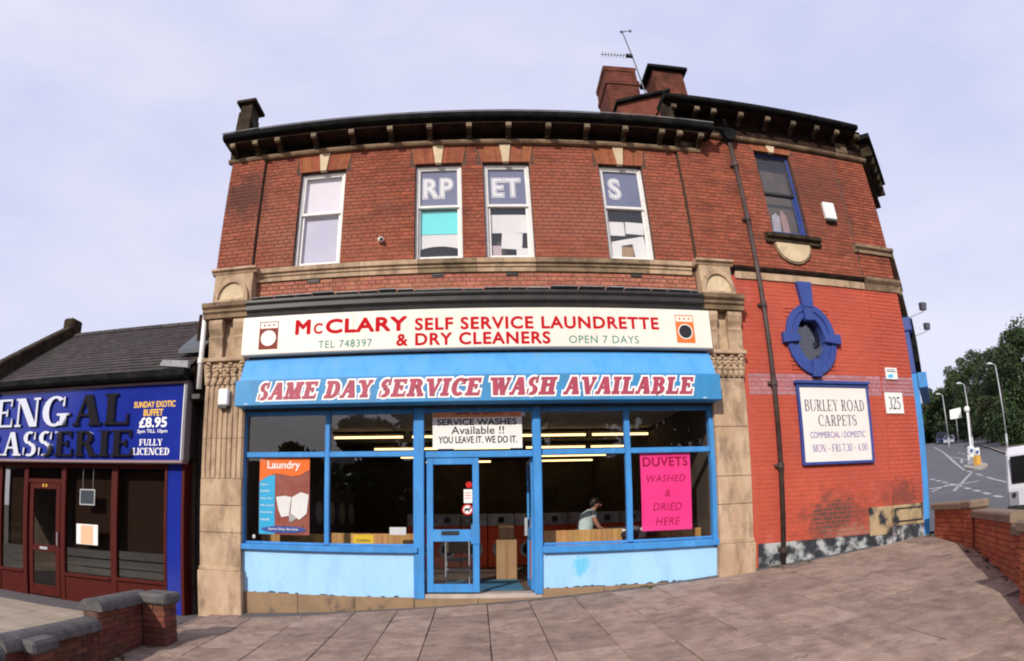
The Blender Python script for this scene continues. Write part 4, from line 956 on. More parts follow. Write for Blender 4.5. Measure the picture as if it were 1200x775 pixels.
lp = MB().box(-3.50, -2.635, 9.09, 9.096, .975, 2.22).build('laundry_poster', posterbrown, None, org=(-3.07, 9.09, .975), cat='poster', label='orange and blue laundry poster with photo of folded white towels')
MB().box(-3.495, -3.225, 9.086, 9.0895, .98, 1.93).build('blue_column', cyan_print, lp)
wave = [(-3.495, 1.83), (-3.36, 1.91), (-3.22, 1.96), (-3.08, 1.94), (-2.95, 1.915), (-2.8, 1.93), (-2.64, 2.02)]
b = MB()
for p, q in zip(wave, wave[1:]): b.prism([p, q, (q[0], 2.215), (p[0], 2.215)], 9.084, 9.0858)
b.build('orange_header', orange_ink, lp)
text('Laundry', lp, -3.36, -2.80, 2.00, 2.16, 9.0835, white_ink, bold=.02)
for i, s_ in enumerate(('Open', 'every', 'day for', 'all your', 'laundry', 'needs')): text(s_, lp, -3.475, -3.475+.045*len(s_)*.62+.02, 1.76-i*.112, 1.80-i*.112, 9.0855, white_ink)
b = MB(); b.prism([(-3.20, 1.58), (-3.16, 1.38), (-3.11, 1.26), (-2.98, 1.28), (-2.94, 1.58), (-3.05, 1.60)], 9.082, 9.089); b.prism([(-2.955, 1.30), (-2.80, 1.22), (-2.68, 1.32), (-2.645, 1.62), (-2.78, 1.66), (-2.93, 1.58)], 9.080, 9.0815); b.prism([(-2.97, 1.18), (-2.92, 1.19), (-2.84, 1.25), (-2.94, 1.32), (-2.98, 1.30)], 9.079, 9.0795)
b.build('towel_print', paper, lp)
MB().arc(-3.07, 1.06, (.38, .055), (.001, .001), 0, 360, 9.078, 9.0788, 24).build('navy_ellipse', navy, lp)
text('Same Day Service', lp, -3.33, -2.82, 1.04, 1.085, 9.0775, white_ink)

dv.location.y -= .067; lp.location.y -= .067
# interior
room = MB().box(-4.2, 3.95, 9.25, 19.4, -.1, .1).build('shop_floor', floor_in, bld)
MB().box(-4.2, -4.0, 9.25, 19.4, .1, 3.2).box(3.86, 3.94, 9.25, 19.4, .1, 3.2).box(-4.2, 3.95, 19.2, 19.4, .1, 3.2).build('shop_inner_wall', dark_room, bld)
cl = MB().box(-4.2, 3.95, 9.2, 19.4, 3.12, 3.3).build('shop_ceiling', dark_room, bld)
for i in range(13):
    for j in range(8):
        box_obj('ceiling_tile', ceil_m, cl, -4.15+i*.61, -4.15+i*.61+.59, 9.25+j*.61, 9.25+j*.61+.59, 3.10, 3.119, 0)
gl_ = []
for k, (y, x0, x1) in enumerate(((12.3, -3.1, -1.5), (12.3, -1.4, .2), (12.3, .9, 2.4), (12.3, 2.45, 3.8), (14.5, -2.6, -.9), (14.5, -.6, .9), (14.5, 1.2, 2.8), (14.5, 2.85, 3.8), (16.6, -2.2, .7), (16.6, 1.8, 3.8), (18.1, -1.6, .5), (18.1, 1.8, 3.7))):
    t_ = box_obj('strip_light', dark_room, None, x0, x1, y-.06, y+.06, 3.03, 3.099, .005, org=((x0+x1)/2, y, 3.1), cat='strip light', group='fluorescent strips on the laundrette ceiling', label='fluorescent strip, number %s along its row, in the %s row of lights inside the laundrette' % (('one', 'two', 'three', 'four')[k % 4 if k < 8 else k % 2], 'first second third last'.split()[min(3, k//4 if k < 8 else 2+(k >= 10))]))
    MB().tube([(x0+.05, y, 2.98), (x1-.05, y, 2.98)], .024, 8).build('tube', light_tube, t_)
mt = MB().box(-.55, .74, 9.32, 10.85, .101, .113).build('door_mat', mat_blue, None, org=(.1, 10, .1), cat='mat', label='blue mat on the floor inside the laundrette doorway')
def panel_back(x0, x1, z1, lab, y=9.45):
    pnl = E_('pine_panel', ((x0+x1)/2, y, .86), lab, 'panel')
    x = x0
    while x < x1-.01:
        c = min(x+.095, x1); box_obj('board', pine, pnl, x+.001, c-.001, y, y+.02, .5, z1-random.uniform(0, .002), .003); x = c
    MB().box(x0, x1, y+.021, y+.06, z1-.04, z1-.005).build('rail', pine, pnl); return pnl
panel_back(-3.62, -2.42, .99, 'pine board panel in the shop window behind the laundry poster')
panel_back(-2.38, -1.0, 1.01, 'pine board panel behind the yellow open card in the shop window')
panel_back(1.08, 2.38, 1.035, 'pine board panel in front of the woman in the mint shirt')
panel_back(2.86, 3.78, .99, 'pine board panel below the fluorescent pink poster')
oc = box_obj('open_card', yellow_card, None, -1.93, -1.61, 9.08, 9.085, .86, 1.0, 0, org=(-1.77, 9.08, .86), cat='card', label='small yellow card reading open in the shop window')
text('OPEN', oc, -1.88, -1.66, .885, .925, 9.079, black_ink, bold=.01)
box_obj('white_card', paper, None, -1.36, -1.10, 9.12, 9.125, 1.0, 1.12, 0, org=(-1.23, 9.12, 1), cat='card', label='small blank white card at the foot of the shop window beside the door')
MB().ell((-3.6, 9.06, .93), (.03, .01, .035)).build('wall_hook', white, None, org=(-3.6, 9.06, .9), cat='hook', label='tiny white knob in the corner of the window under the laundry poster')
# washers along the middle of the room
for i in range(9):
    x0_ = -1.6+i*.62; y0_ = 13.5
    wmc = E_('washing_machine', (x0_+.3, y0_+.3, .1), 'orange and pale washing machine, %s from the doorway end of the row behind the woman' % 'first second third fourth fifth sixth seventh eighth ninth'.split()[i], 'washing machine', 'washing machines in a row')
    MB().box(x0_, x0_+.6, y0_, y0_+.65, .1, .78).build('lower_body', machine_orange, wmc, bevel=.01); MB().box(x0_, x0_+.6, y0_, y0_+.65, .785, 1.06).build('orange_top', machine_orange, wmc, bevel=.01)
    MB().box(x0_, x0_+.6, y0_+.01, y0_+.65, 1.065, 1.34).build('control_panel', machine, wmc, bevel=.01)
    MB().arc(x0_+.3, .52, (.2, .2), (.13, .13), 0, 360, y0_-.03, y0_, 20).build('door_ring', galv, wmc); MB().arc(x0_+.3, .52, (.13, .13), (.001, .001), 0, 360, y0_-.015, y0_, 20).build('door_glass', darkglass, wmc)
    MB().arc(x0_+.3, 1.2, (.075, .075), (.001, .001), 0, 360, y0_-.01, y0_+.01, 14).build('dial', dark_ink if i % 3 else black_ink, wmc)
    for k in range(3): box_obj('button', white if k else red_lamp, wmc, x0_+.05+k*.05, x0_+.08+k*.05, y0_, y0_+.01, 1.17, 1.21, 0)
for i in range(4):
    x0_ = -3.9+i*.02; y0_ = 11.2+i*.95
    wmc = E_('tumble_dryer', (x0_+.35, y0_+.4, .1), 'tall dark tumble dryer, %s from the window, against the laundrette side wall' % 'first second third fourth'.split()[i], 'dryer', 'tall tumble dryers along the side wall')
    MB().box(x0_, x0_+.7, y0_, y0_+.85, .1, 1.9).build('cabinet', M('dryer_enamel%d' % i, (.06, .06, .065), rough=.3) if i == 0 else bpy.data.materials['dryer_enamel0'], wmc, bevel=.015)
    for zc in (.6, 1.35): MB().tube([(x0_+.70, y0_+.42, zc), (x0_+.73, y0_+.42, zc)], .24, 20).build('dryer_door', galv, wmc)
# cardboard boxes and chair in the doorway
for (x0_, x1_, y0_, y1_, z0_, z1_, lb) in ((.36, .74, 10.9, 11.3, .1, .86, 'tall brown cardboard box standing on the floor inside the open door'), (.42, .70, 10.92, 11.25, .865, 1.14, 'smaller cardboard box stacked on the tall one inside the door')):
    bx = box_obj('cardboard_box', card, None, x0_, x1_, y0_, y1_, z0_, z1_, .006, org=((x0_+x1_)/2, y0_, z0_), cat='box', label=lb)
    MB().box((x0_+x1_)/2-.03, (x0_+x1_)/2+.03, y0_-.003, y0_-.0005, z0_+.02, z1_-.02).build('packing_tape', M('tape', (.33, .19, .09), rough=.3), bx)
chr_ = E_('metal_chair', (-.33, 10.1, .1), 'pale metal framed chair seen through the lower glass of the closed door', 'chair')
for sx in (-.53, -.13):
    MB().tube([(sx, 10.0, .1), (sx, 10.0, .93)], .013, 8).build('leg', galv, chr_); MB().tube([(sx, 10.42, .1), (sx, 10.40, .55)], .013, 8).build('leg', galv, chr_)
MB().tube([(-.53, 10.0, .38), (-.13, 10.0, .38)], .01, 8).build('stretcher', galv, chr_); MB().tube([(-.53, 10.0, .93), (-.13, 10.0, .93)], .013, 8).build('top_rail', galv, chr_)
MB().box(-.54, -.12, 10.0, 10.43, .52, .56).build('seat', carpet_m, chr_, bevel=.01); MB().box(-.51, -.15, 9.995, 10.02, .66, .88).build('backrest', M('tan_backrest', (.12, .08, .04)), chr_, bevel=.01)
# heap of clothes in the window, red stand by the open door
b = MB()
for i, (dx, dz, r_, mi) in enumerate(((0, 0, .16, 0), (.2, -.02, .15, 0), (.38, .0, .13, 0), (.1, .09, .1, 1), (.30, .07, .1, 1), (-.08, .06, .07, 1))): b.ell((2.5+dx, 9.4+.03*i, .93+dz), (r_, .1, r_*.5), 12, 7, mi)
b.build('clothes_heap', [carpet_m, paper], None, smooth=True, org=(2.6, 9.4, .86), cat='laundry', label='heap of black and white clothes behind the glass under the pink poster')
MB().box(2.40, 3.1, 9.25, 9.7, .5, .86).build('window_bench', dark_room, bld)
rs = box_obj('red_stand', machine_orange, None, .93, 1.2, 10.6, 10.9, .1, 1.0, .01, org=(1.05, 10.7, .1), cat='stand', label='orange red machine just inside beside the open door')
MB().box(.93, 1.2, 10.595, 10.9, 1.003, 1.25).build('grey_top', machine, rs, bevel=.01)

# ---- woman at the counter
def skinned(name, verts, edges, radii, mat_, parent, root=0, sub=1, label=None, cat=None):
    me = bpy.data.meshes.new(name); me.from_pydata(verts, edges, []); me.materials.append(mat_)
    o = bpy.data.objects.new(name, me); COL.objects.link(o)
    if parent is not None: o.parent = parent
    m = o.modifiers.new('skin', 'SKIN'); m.use_smooth_shade = True
    for i, r_ in enumerate(radii):
        v = me.skin_vertices[0].data[i]; v.radius = r_ if isinstance(r_, tuple) else (r_, r_); v.use_root = (i == root)
    s_ = o.modifiers.new('sub', 'SUBSURF'); s_.levels = sub; s_.render_levels = sub
    return tag(o, label, cat)
pe = E_('person', (2.0, 10.65, .1), 'woman with short dark hair and pale mint t-shirt bending over the counter', 'person')
# local coords: x forward (to the right in the photo), y away, z up from floor
V_ = [(-.05,0,.92),(-.04,0,1.08),(.02,0,1.24),(.09,0,1.36),(.155,0,1.42),(.20,0,1.47),(.225,0,1.535),(.222,0,1.60)]
Rr = [(.15,.13),(.135,.12),(.145,.13),(.12,.11),(.052,.052),(.062,.06),(.085,.078),(.062,.058)]
Ed = [(i, i+1) for i in range(7)]
def add(pts, rs_, frm):
    i0 = len(V_)
    for k, (p, r_) in enumerate(zip(pts, rs_)): V_.append(p); Rr.append((r_, r_)); Ed.append((frm if k == 0 else i0+k-1, i0+k))
    return len(V_)-1
hands = []
for sy in (-1, 1):
    hi = add([(.10, sy*.16, 1.345), (.16, sy*.20, 1.18), (.24, sy*.20, 1.05), (.36, sy*.16, 1.00), (.46, sy*.12, .985), (.50, sy*.11, .975)], [.062, .052, .042, .034, .026, .032], 3)
    hands.append((hi, sy))
    add([(-.03, sy*.09, .80), (.0, sy*.10, .46), (-.03, sy*.10, .08), (.07, sy*.11, .03)], [.095, .062, .045, .035], 0)
for hi, sy in hands:
    bx_, by_, bz_ = V_[hi]
    for k in range(4):
        ln = (.07, .08, .075, .06)[k]; dy = (-.024+.016*k)
        add([(bx_+.035, by_+dy, bz_-.004), (bx_+.035+ln*.6, by_+dy*1.2, bz_-.018), (bx_+.035+ln, by_+dy*1.25, bz_-.04)], [.0095, .0085, .007], hi)
    add([(bx_+.0, by_-sy*.035, bz_-.005), (bx_+.035, by_-sy*.05, bz_-.02)], [.011, .0085], hi)
skinned('body', V_, Ed, Rr, skin_m, pe, 0, 2)
skinned('t_shirt', [(-.055,0,.80),(-.045,0,1.02),(.01,0,1.22),(.085,0,1.35),(.125,0,1.40),(.11,-.15,1.335),(.145,-.195,1.22),(.11,.15,1.335),(.145,.195,1.22)], [(0,1),(1,2),(2,3),(3,4),(3,5),(5,6),(3,7),(7,8)], [(.215,.20),(.205,.19),(.20,.185),(.15,.15),(.075,.075),(.098,.098),(.088,.088),(.098,.098),(.088,.088)], shirt_m, pe, 1, 2)
skinned('trousers', [(-.05,0,.90),(-.04,-.09,.76),(0,-.10,.46),(-.03,-.10,.12),(-.04,.09,.76),(0,.10,.46),(-.03,.10,.12)], [(0,1),(1,2),(2,3),(0,4),(4,5),(5,6)], [(.16,.14),(.115,.115),(.08,.08),(.06,.06),(.115,.115),(.08,.08),(.06,.06)], denim, pe, 0, 2)
b = MB().ell((.18, 0, 1.578), (.10, .098, .09), 14, 10).ell((.14, 0, 1.545), (.07, .085, .085), 12, 8).ell((.205, 0, 1.62), (.085, .078, .05), 12, 6)
ORG[pe.name] = Vector((0, 0, 0))
b.build('hair', hair_m, pe, smooth=True, recalc=False)
b = MB().ell((.315, 0, 1.515), (.022, .014, .020), 8, 6).ell((.19, -.085, 1.51), (.018, .012, .026), 8, 6).ell((.19, .085, 1.51), (.018, .012, .026), 8, 6).build('nose_and_ears', skin_m, pe, smooth=True, recalc=False)
b = MB().ell((.297, -.03, 1.54), (.01, .013, .008), 8, 5).ell((.297, .03, 1.54), (.01, .013, .008), 8, 5).build('eyes', black_ink, pe, smooth=True, recalc=False)
MB().box(.288, .305, -.022, .022, 1.476, 1.484).build('mouth', M('lips', (.3, .08, .07)), pe)
ORG[pe.name] = Vector((2.0, 10.65, .1))
ct = MB().box(1.5, 3.2, 10.55, 11.2, .98, 1.02).box(1.55, 3.15, 10.6, 11.1, .1, .98).build('counter', dark_room, None, org=(2.3, 10.9, .1), cat='counter', label='dark folding counter the woman leans over')
ct.location.x += .62
pe.location.x = 2.0; pe.scale = (.89, .89, .89)

# ---- red wall items
RWY = WY-.05
rfr = MB().ring(RW[0]+.01, RW[1]-.01, RW[2]+.01, RW[3]-.01, .05, RWY+.10, RWY+.2, wb=.06).build('blue_window_frame', navy, bld, bevel=.004)
MB().ring(RW[0]+.06, RW[1]-.06, 7.17, RW[3]-.06, .03, RWY+.12, RWY+.155, wb=.05).build('upper_sash', blackpaint, rfr); MB().ring(RW[0]+.06, RW[1]-.06, RW[2]+.07, 7.2, .035, RWY+.158, RWY+.19, wb=.05).build('lower_sash', navy, rfr)
MB().box(RW[0]+.09, RW[1]-.09, RWY+.135, RWY+.14, 7.22, RW[3]-.09).build('pane', glass_up, rfr); MB().box(RW[0]+.095, RW[1]-.095, RWY+.173, RWY+.178, RW[2]+.12, 7.15).build('pane', glass_up, rfr)
MB().box(RW[0]-.02, RW[1]+.02, RWY+.36, RWY+.38, RW[2], RW[3]).build('dark_room_board', dark_room, bld)  # dark board standing in for the unlit room
b = MB(); b.prism([(5.80, 6.28), (6.0, 6.28), (6.03, 6.75), (5.95, 6.84), (5.84, 6.74)], RWY+.24, RWY+.28)
b.build('sack', M('pale_sack', (.40, .38, .42), (.3, .29, .33), None, 8), None, org=(5.9, RWY+.26, 6.28), cat='sack', label='pale sack leaning behind the lower pane of the blue framed window', bevel=.02)
b = MB(); b.prism([(6.05, 6.28), (6.22, 6.28), (6.20, 6.78), (6.10, 6.92), (6.05, 6.75)], RWY+.24, RWY+.30)
b.build('carpet_roll', M('pinkish_roll', (.34, .20, .19)), None, org=(6.13, RWY+.27, 6.28), cat='carpet roll', label='brownish roll standing behind the blue framed window', bevel=.02)
MB().prism([(RWY+.1, 6.02), (RWY-.06, 6.02), (RWY-.07, 6.09), (RWY-.13, 6.11), (RWY-.14, 6.18), (RWY+.12, 6.24)], 5.42, 6.66, ax='x').build('stone_sill', black_stone, bld)
b = MB().arc(6.0, 6.018, (.38, .37), (.001, .001), 180, 360, RWY-.055, RWY+.02, 20).build('sill_apron', stone_pale, bld); MB().arc(6.0, 6.018, (.42, .41), (.38, .37), 180, 360, RWY-.04, RWY+.02, 20).build('apron_rim', stone_dark, b)
# oval window
ov = MB().arc(OVX, OVZ, (.55, .655), (.43, .54), 0, 360, RWY-.06, RWY+.1, 40).arc(OVX, OVZ, (.43, .54), (.30, .42), 0, 360, RWY-.035, RWY+.15, 40).build('oval_surround', navy, bld)
for p in ([(OVX-.11, 4.74), (OVX+.11, 4.74), (OVX+.16, 5.235), (OVX-.16, 5.235)], [(OVX-.10, 3.46), (OVX+.10, 3.46), (OVX+.06, 3.78), (OVX-.06, 3.78)], [(OVX-.64, 4.06), (OVX-.28, 4.10), (OVX-.28, 4.22), (OVX-.64, 4.26)], [(OVX+.28, 4.10), (OVX+.64, 4.06), (OVX+.64, 4.26), (OVX+.28, 4.22)]):
    MB().prism(p, RWY-.11, RWY+.05).build('blue_keystone', navy, ov, bevel=.008)
MB().prism([(OVX-.085, 4.50), (OVX+.085, 4.50), (OVX+.11, 4.76), (OVX-.11, 4.76)], RWY-.095, RWY+.05).build('blue_keystone', navy, ov, bevel=.008)
og = MB().arc(OVX, OVZ, (.305, .425), (.001, .001), 0, 360, RWY+.13, RWY+.134, 32).build('oval_pane', glassmat('oval_glass', 2.4, (.5, .5, .55)), ov)
b = MB()
for i in range(-3, 4): b.box(OVX+i*.08-.006, OVX+i*.08+.006, RWY+.145, RWY+.15, OVZ-.4, OVZ+.4)
for i in range(-4, 5): b.box(OVX-.29, OVX+.29, RWY+.1505, RWY+.155, OVZ+i*.09-.005, OVZ+i*.09+.005)
b.build('window_guard', galv, ov); MB().box(OVX-.45, OVX+.45, RWY+.22, RWY+.25, OVZ-.55, OVZ+.55).build('oval_sky_reflection_board', M('painted_sky_reflection', (.09, .10, .16), (.12, .13, .2), None, 4), bld)  # added board, its blue-grey stands in for sky reflected in the oval pane
MB().box(OVX-.499, OVX-.42, RWY+.06, RWY+.33, OVZ-.57, OVZ+.57).box(OVX+.42, OVX+.499, RWY+.06, RWY+.33, OVZ-.57, OVZ+.57).build('reveal', navy, bld)
# black base and patched stones
plm = M('black_plinth_paint', (.02, .024, .03), (.035, .04, .05), (.40, .42, .42), 3.6, rough=.6, lo=.34, hi=.47, bump=.3)
x = 4.62
while x < 7.0:
    e_ = min(x+.6, 7.03)
    if 7.03-e_ < .3: e_ = 7.03
    MB().box(x+.002, e_-.002, RWY-.03, RWY+.2, -.2, .67-.0).build('plinth_block', plm, bld, bevel=.006); x = e_
stb = M('half_painted_stone', (.42, .31, .18), (.36, .26, .15), (.02, .025, .03), 3.0, rough=.8, lo=.40, hi=.5, bump=.4)
for (x0_, x1_, z0_, z1_) in ((7.03, 7.60, .62, 1.13), (7.62, 8.05, .75, 1.13), (8.054, 8.46, .75, 1.13), (7.03, 7.60, .1, .617), (7.62, 8.46, .1, .747)):
    MB().box(x0_+.003, x1_-.003, RWY-.035, RWY+.2, z0_, z1_).build('base_stone', stb if z1_ > 1 else plm, bld, bevel=.01)
MB().ring(7.66, 8.42, .82, 1.08, .025, RWY-.045, RWY-.034).build('stone_margin', blackpaint, bld)

# signs on the red wall
bs = MB().box(5.585, 7.165, RWY-.05, RWY-.008, 1.965, 3.30).build('carpet_shop_sign', M('white_sign_panel', (.80, .74, .70), (.76, .70, .66), None, 1.5, rough=.4), None, org=(6.4, RWY, 1.96), cat='sign', label='white sign in navy frame giving carpet shop name and hours on the red wall')
MB().ring(5.555, 7.195, 1.93, 3.335, .05, RWY-.075, RWY-.0075).build('sign_frame', navy, bs, bevel=.006); MB().box(5.52, 7.23, RWY-.11, RWY-.01, 3.337, 3.39).build('sign_hood', navy, bs, bevel=.006)
yy = RWY-.0505
serif_text('BURLEY ROAD', bs, 5.69, 7.06, 2.86, 3.06, yy, dark_ink, t=.15, h=.05, sf=.07, gap=.10)
serif_text('CARPETS', bs, 5.96, 6.84, 2.60, 2.79, yy, dark_ink, t=.15, h=.05, sf=.07, gap=.10)
text('COMMERCIAL / DOMESTIC', bs, 5.76, 7.02, 2.39, 2.50, yy, violet_ink, bold=.004)
serif_text('MON - FRI 7.30 - 4.00', bs, 5.79, 7.05, 2.15, 2.28, yy, violet_ink, t=.15, h=.06, sf=.07, gap=.10)
ns = MB().box(7.645, 8.115, RWY-.03, RWY-.008, 2.82, 3.215).build('number_sign', white, None, org=(7.9, RWY, 2.82), cat='number sign', label='square white sign with the number 325 on the red wall')
serif_text('325', ns, 7.72, 8.04, 2.90, 3.13, RWY-.0305, black_ink, t=.15, h=.055, sf=.05, gap=.09)
ms = MB().box(7.75, 8.06, RWY-.03, RWY-.008, 3.47, 3.69).build('small_sign', white, None, org=(7.9, RWY, 3.47), cat='sign', label='small white sign with blue mark above the number 325')
MB().prism([(7.79, 3.50), (7.92, 3.50), (7.95, 3.56), (7.82, 3.56)], RWY-.033, RWY-.03).build('blue_mark', cyan_print, ms); MB().box(7.78, 8.03, RWY-.032, RWY-.03, 3.61, 3.625).box(7.78, 8.0, RWY-.032, RWY-.03, 3.645, 3.657).build('print_line', dark_ink, ms)
ab = MB().box(6.95, 7.23, RWY-.10, RWY-.008, 6.66, 7.04).build('alarm_box', white, None, bevel=.015, org=(7.1, RWY, 6.66), cat='alarm box', label='white alarm box high on the brick wall beside the blue framed window')
MB().box(6.965, 7.215, RWY-.09, RWY-.01, 6.61, 6.66).build('alarm_base', blackpaint, ab, bevel=.005)
al = MB().box(-4.20, -4.01, 8.74, 8.845, 3.05, 3.33).build('alarm_box', white, None, bevel=.02, org=(-4.1, 8.8, 3.05), cat='alarm box', label='small white alarm box on the reeded stone pilaster beside the blue canopy')
MB().box(-4.18, -4.03, 8.755, 8.84, 3.00, 3.05).build('alarm_base', blackpaint, al)
cc = MB().ell((-1.55, 8.94, 5.91), (.055, .055, .05), 14, 8).build('security_camera', white, None, smooth=True, org=(-1.55, 8.95, 5.9), cat='security camera', label='small dome security camera on the brick between upstairs windows')
MB().ell((-1.54, 8.895, 5.90), (.03, .02, .03), 10, 6).build('lens', blackpaint, cc, smooth=True); MB().tube([(-1.55, 8.94, 5.95), (-1.55, 9.0, 5.97)], .02, 8).build('mount', white, cc)
# downpipe
dp_ = E_('drainpipe', (5.08, 8.87, .25), 'brown cast iron drainpipe running down the red painted wall', 'drainpipe')
MB().tube([(5.08, 8.87, .26), (5.08, 8.87, 8.20)], .045, 12).build('pipe', pipe_m, dp_, smooth=True)
for z in (.5, 1.9, 3.3, 4.7, 6.4, 7.6): MB().tube([(5.08, 8.87, z), (5.08, 8.87, z+.09)], .06, 12).box(4.99, 5.17, 8.90, 8.95, z+.02, z+.07).build('pipe_collar', pipe_m, dp_)
MB().prism([(5.02, 8.18), (5.14, 8.18), (5.22, 8.32), (5.22, 8.46), (4.94, 8.46), (4.94, 8.32)], 8.76, 8.95).build('hopper', gutter_m, dp_, bevel=.006)
MB().tube([(5.0, 8.7, 8.62), (5.06, 8.80, 8.50), (5.08, 8.84, 8.44)], .04, 10).tube([(4.62, 8.62, 8.28), (4.8, 8.7, 8.36), (4.98, 8.8, 8.42)], .035, 10).build('swan_neck', gutter_m, dp_)
MB().box(4.95, 5.35, 8.62, 8.85, pl(5.1, 8.7)-.02, pl(5.1, 8.7)+.02).build('gully_slab', joint_m, None, kind='structure')
# floodlights on the corner
for lab, (bx, by, bz), (hx, hy, hz) in (('nearer', (8.98, 9.20, 4.88), (9.25, 9.02, 4.96)), ('farther', (10.28, 10.46, 4.92), (10.55, 10.28, 5.0))):
    fl = E_('floodlight', (bx, by, bz), lab+' of two small floodlights on arms at the corner of the carpet shop', 'floodlight')
    MB().tube([(bx-.15, by+.1, bz-.06), (bx, by, bz-.02), (hx, hy, hz-.02)], .012, 8).build('arm', galv, fl)
    hd_ = MB().hexa([(hx-.05, hy-.05, hz), (hx+.08, hy-.05, hz), (hx+.08, hy+.07, hz+.02), (hx-.05, hy+.07, hz+.02), (hx-.06, hy-.08, hz+.16), (hx+.09, hy-.08, hz+.16), (hx+.09, hy+.05, hz+.18), (hx-.06, hy+.05, hz+.18)]).build('lamp_body', M('floodlight_metal', (.10, .10, .14), rough=.5) if lab == 'nearer' else bpy.data.materials['floodlight_metal'], fl, bevel=.01)
# aerial
aerial_m = M('dull_aerial_metal', (.10, .10, .12), rough=.6)
ae = E_('television_aerial', (3.92, 10.42, 10.5), 'thin television aerial on a leaning pole strapped to the taller chimney', 'aerial')
MB().tube([(4.12, 10.42, 10.6), (4.02, 10.42, 11.7), (3.90, 10.42, 12.8)], .017, 8).build('pole', aerial_m, ae)
MB().tube([(3.98, 10.40, 11.86), (3.20, 10.40, 11.84)], .008, 6).build('boom', aerial_m, ae)
for i in range(9): MB().tube([(3.25+i*.075, 10.30, 11.845), (3.25+i*.075, 10.50, 11.845)], .005, 5).tube([(3.25+i*.075, 10.40, 11.80), (3.25+i*.075, 10.40, 11.89)], .006, 5).build('element', aerial_m, ae)
MB().box(3.84, 4.0, 10.36, 10.44, 11.82, 11.90).build('clamp', blackpaint, ae)
MB().tube([(3.88, 10.42, 12.78), (4.10, 10.42, 12.84)], .012, 6).ell((3.88, 10.42, 12.78), (.04, .04, .04), 8, 6).ell((4.12, 10.42, 12.84), (.035, .035, .05), 8, 6).build('top_dipole', aerial_m, ae)

# ------------------------------------------------------------------ restaurant
rs_ = E_('restaurant_building', (-8, 9, FZ), 'single-storey restaurant with slate roof, mahogany shopfront and blue fascia', 'building')
RX0, RX1 = -12.5, -4.80
MB().box(RX0, RX1, 9.25, 14, FZ-.2, -.3).build('floor', dark_room, rs_)
MB().box(RX0, RX1, 12.4, 12.6, FZ, 3.5).box(RX1-.12, RX1, 9.3, 14.2, FZ, 3.6).build('inner_wall', dark_room, rs_)
MB().box(RX0, RX1, 9.02, 12.5, 2.2, 3.5).build('ceiling_void', blackpaint, rs_)
bp_ = MB().box(-5.20, -4.92, 8.95, 9.2, FZ-.05, 2.12).build('blue_pilaster', rest_blue, rs_, bevel=.006)
MB().box(-5.26, -5.203, 8.94, 9.2, FZ-.05, 2.12).box(-4.917, -4.86, 8.94, 9.2, FZ-.05, 2.12).build('pilaster_edge', mahog, rs_, bevel=.005)
# joinery: posts x, sill panel, head
jy0, jy1 = 8.99, 9.08
jb = MB()
for a, c in ((-9.52, -9.40), (-8.72, -8.60), (-7.68, -7.56), (-6.44, -6.30)): jb.box(a, c, jy0-.01, jy1, FZ, 2.12)
jb.box(-11.5, -9.52, jy0, jy1, 2.02, 2.12).box(-9.40, -8.72, jy0, jy1, 2.02, 2.12).box(-8.60, -7.68, jy0, jy1, 2.02, 2.12).box(-7.56, -6.44, jy0, jy1, 2.02, 2.12).box(-6.30, -5.262, jy0, jy1, 2.02, 2.12)
jb.box(-8.60, -7.68, jy0, jy1, 1.72, 1.80)
jo = jb.build('shopfront_frame', mahog, rs_, bevel=.006)
for a, c, zb in ((-11.5, -9.52, -.05), (-9.40, -8.72, -.05), (-7.56, -6.44, .0), (-6.30, -5.262, .02)):
    MB().box(a, c, jy0+.01, jy1+.1, FZ-.02, zb).build('stall_riser', mahog, rs_, bevel=.006); MB().box(a, c, jy0-.03, jy1, zb+.002, zb+.06).build('window_sill', mahog, rs_, bevel=.006)
    MB().box(a+.002, c-.002, 9.03, 9.036, zb+.062, 2.018).build('window_pane', glass_rest, rs_)
    e_ = MB()
    for (u, v) in ((zb+.08, zb+.20), (zb+.225, zb+.36), (zb+.385, zb+.53)): e_.box(a+.02, c-.02, 9.038, 9.041, u, v)
    e_.build('etched_band', frost, rs_)
    MB().box(a+.02, c-.02, 9.2, 9.22, zb+.5, 1.98).build('bamboo_blind', M('brown_blind', (.045, .02, .012), (.06, .028, .016), None, 30) if 'brown_blind' not in bpy.data.materials else bpy.data.materials['brown_blind'], rs_)
MB().box(-8.598, -7.682, 9.03, 9.036, 1.802, 2.018).build('fanlight_pane', glass_rest, rs_)
rd_ = MB().ring(-8.55, -7.71, FZ+.03, 1.715, .11, 9.0, 9.05, wb=.2, wt=.11).box(-8.44, -7.82, 9.0, 9.05, .41, .54).build('restaurant_door', mahog, rs_, bevel=.006)
MB().box(-8.438, -7.822, 9.02, 9.026, -.238, .408).build('door_pane', glass_rest, rd_); MB().box(-8.438, -7.822, 9.02, 9.026, .542, 1.603).build('door_pane', glass_rest, rd_)
MB().box(-8.24, -8.03, 8.99, 8.999, .45, .50).build('letter_plate', galv, rd_); MB().tube([(-7.74, 8.96, .55), (-7.74, 8.96, .80)], .012, 8).build('door_handle', galv, rd_)
text('53', rd_, -8.21, -8.07, 1.645, 1.70, 8.999, gold_ink, bold=.01, name='door_number')
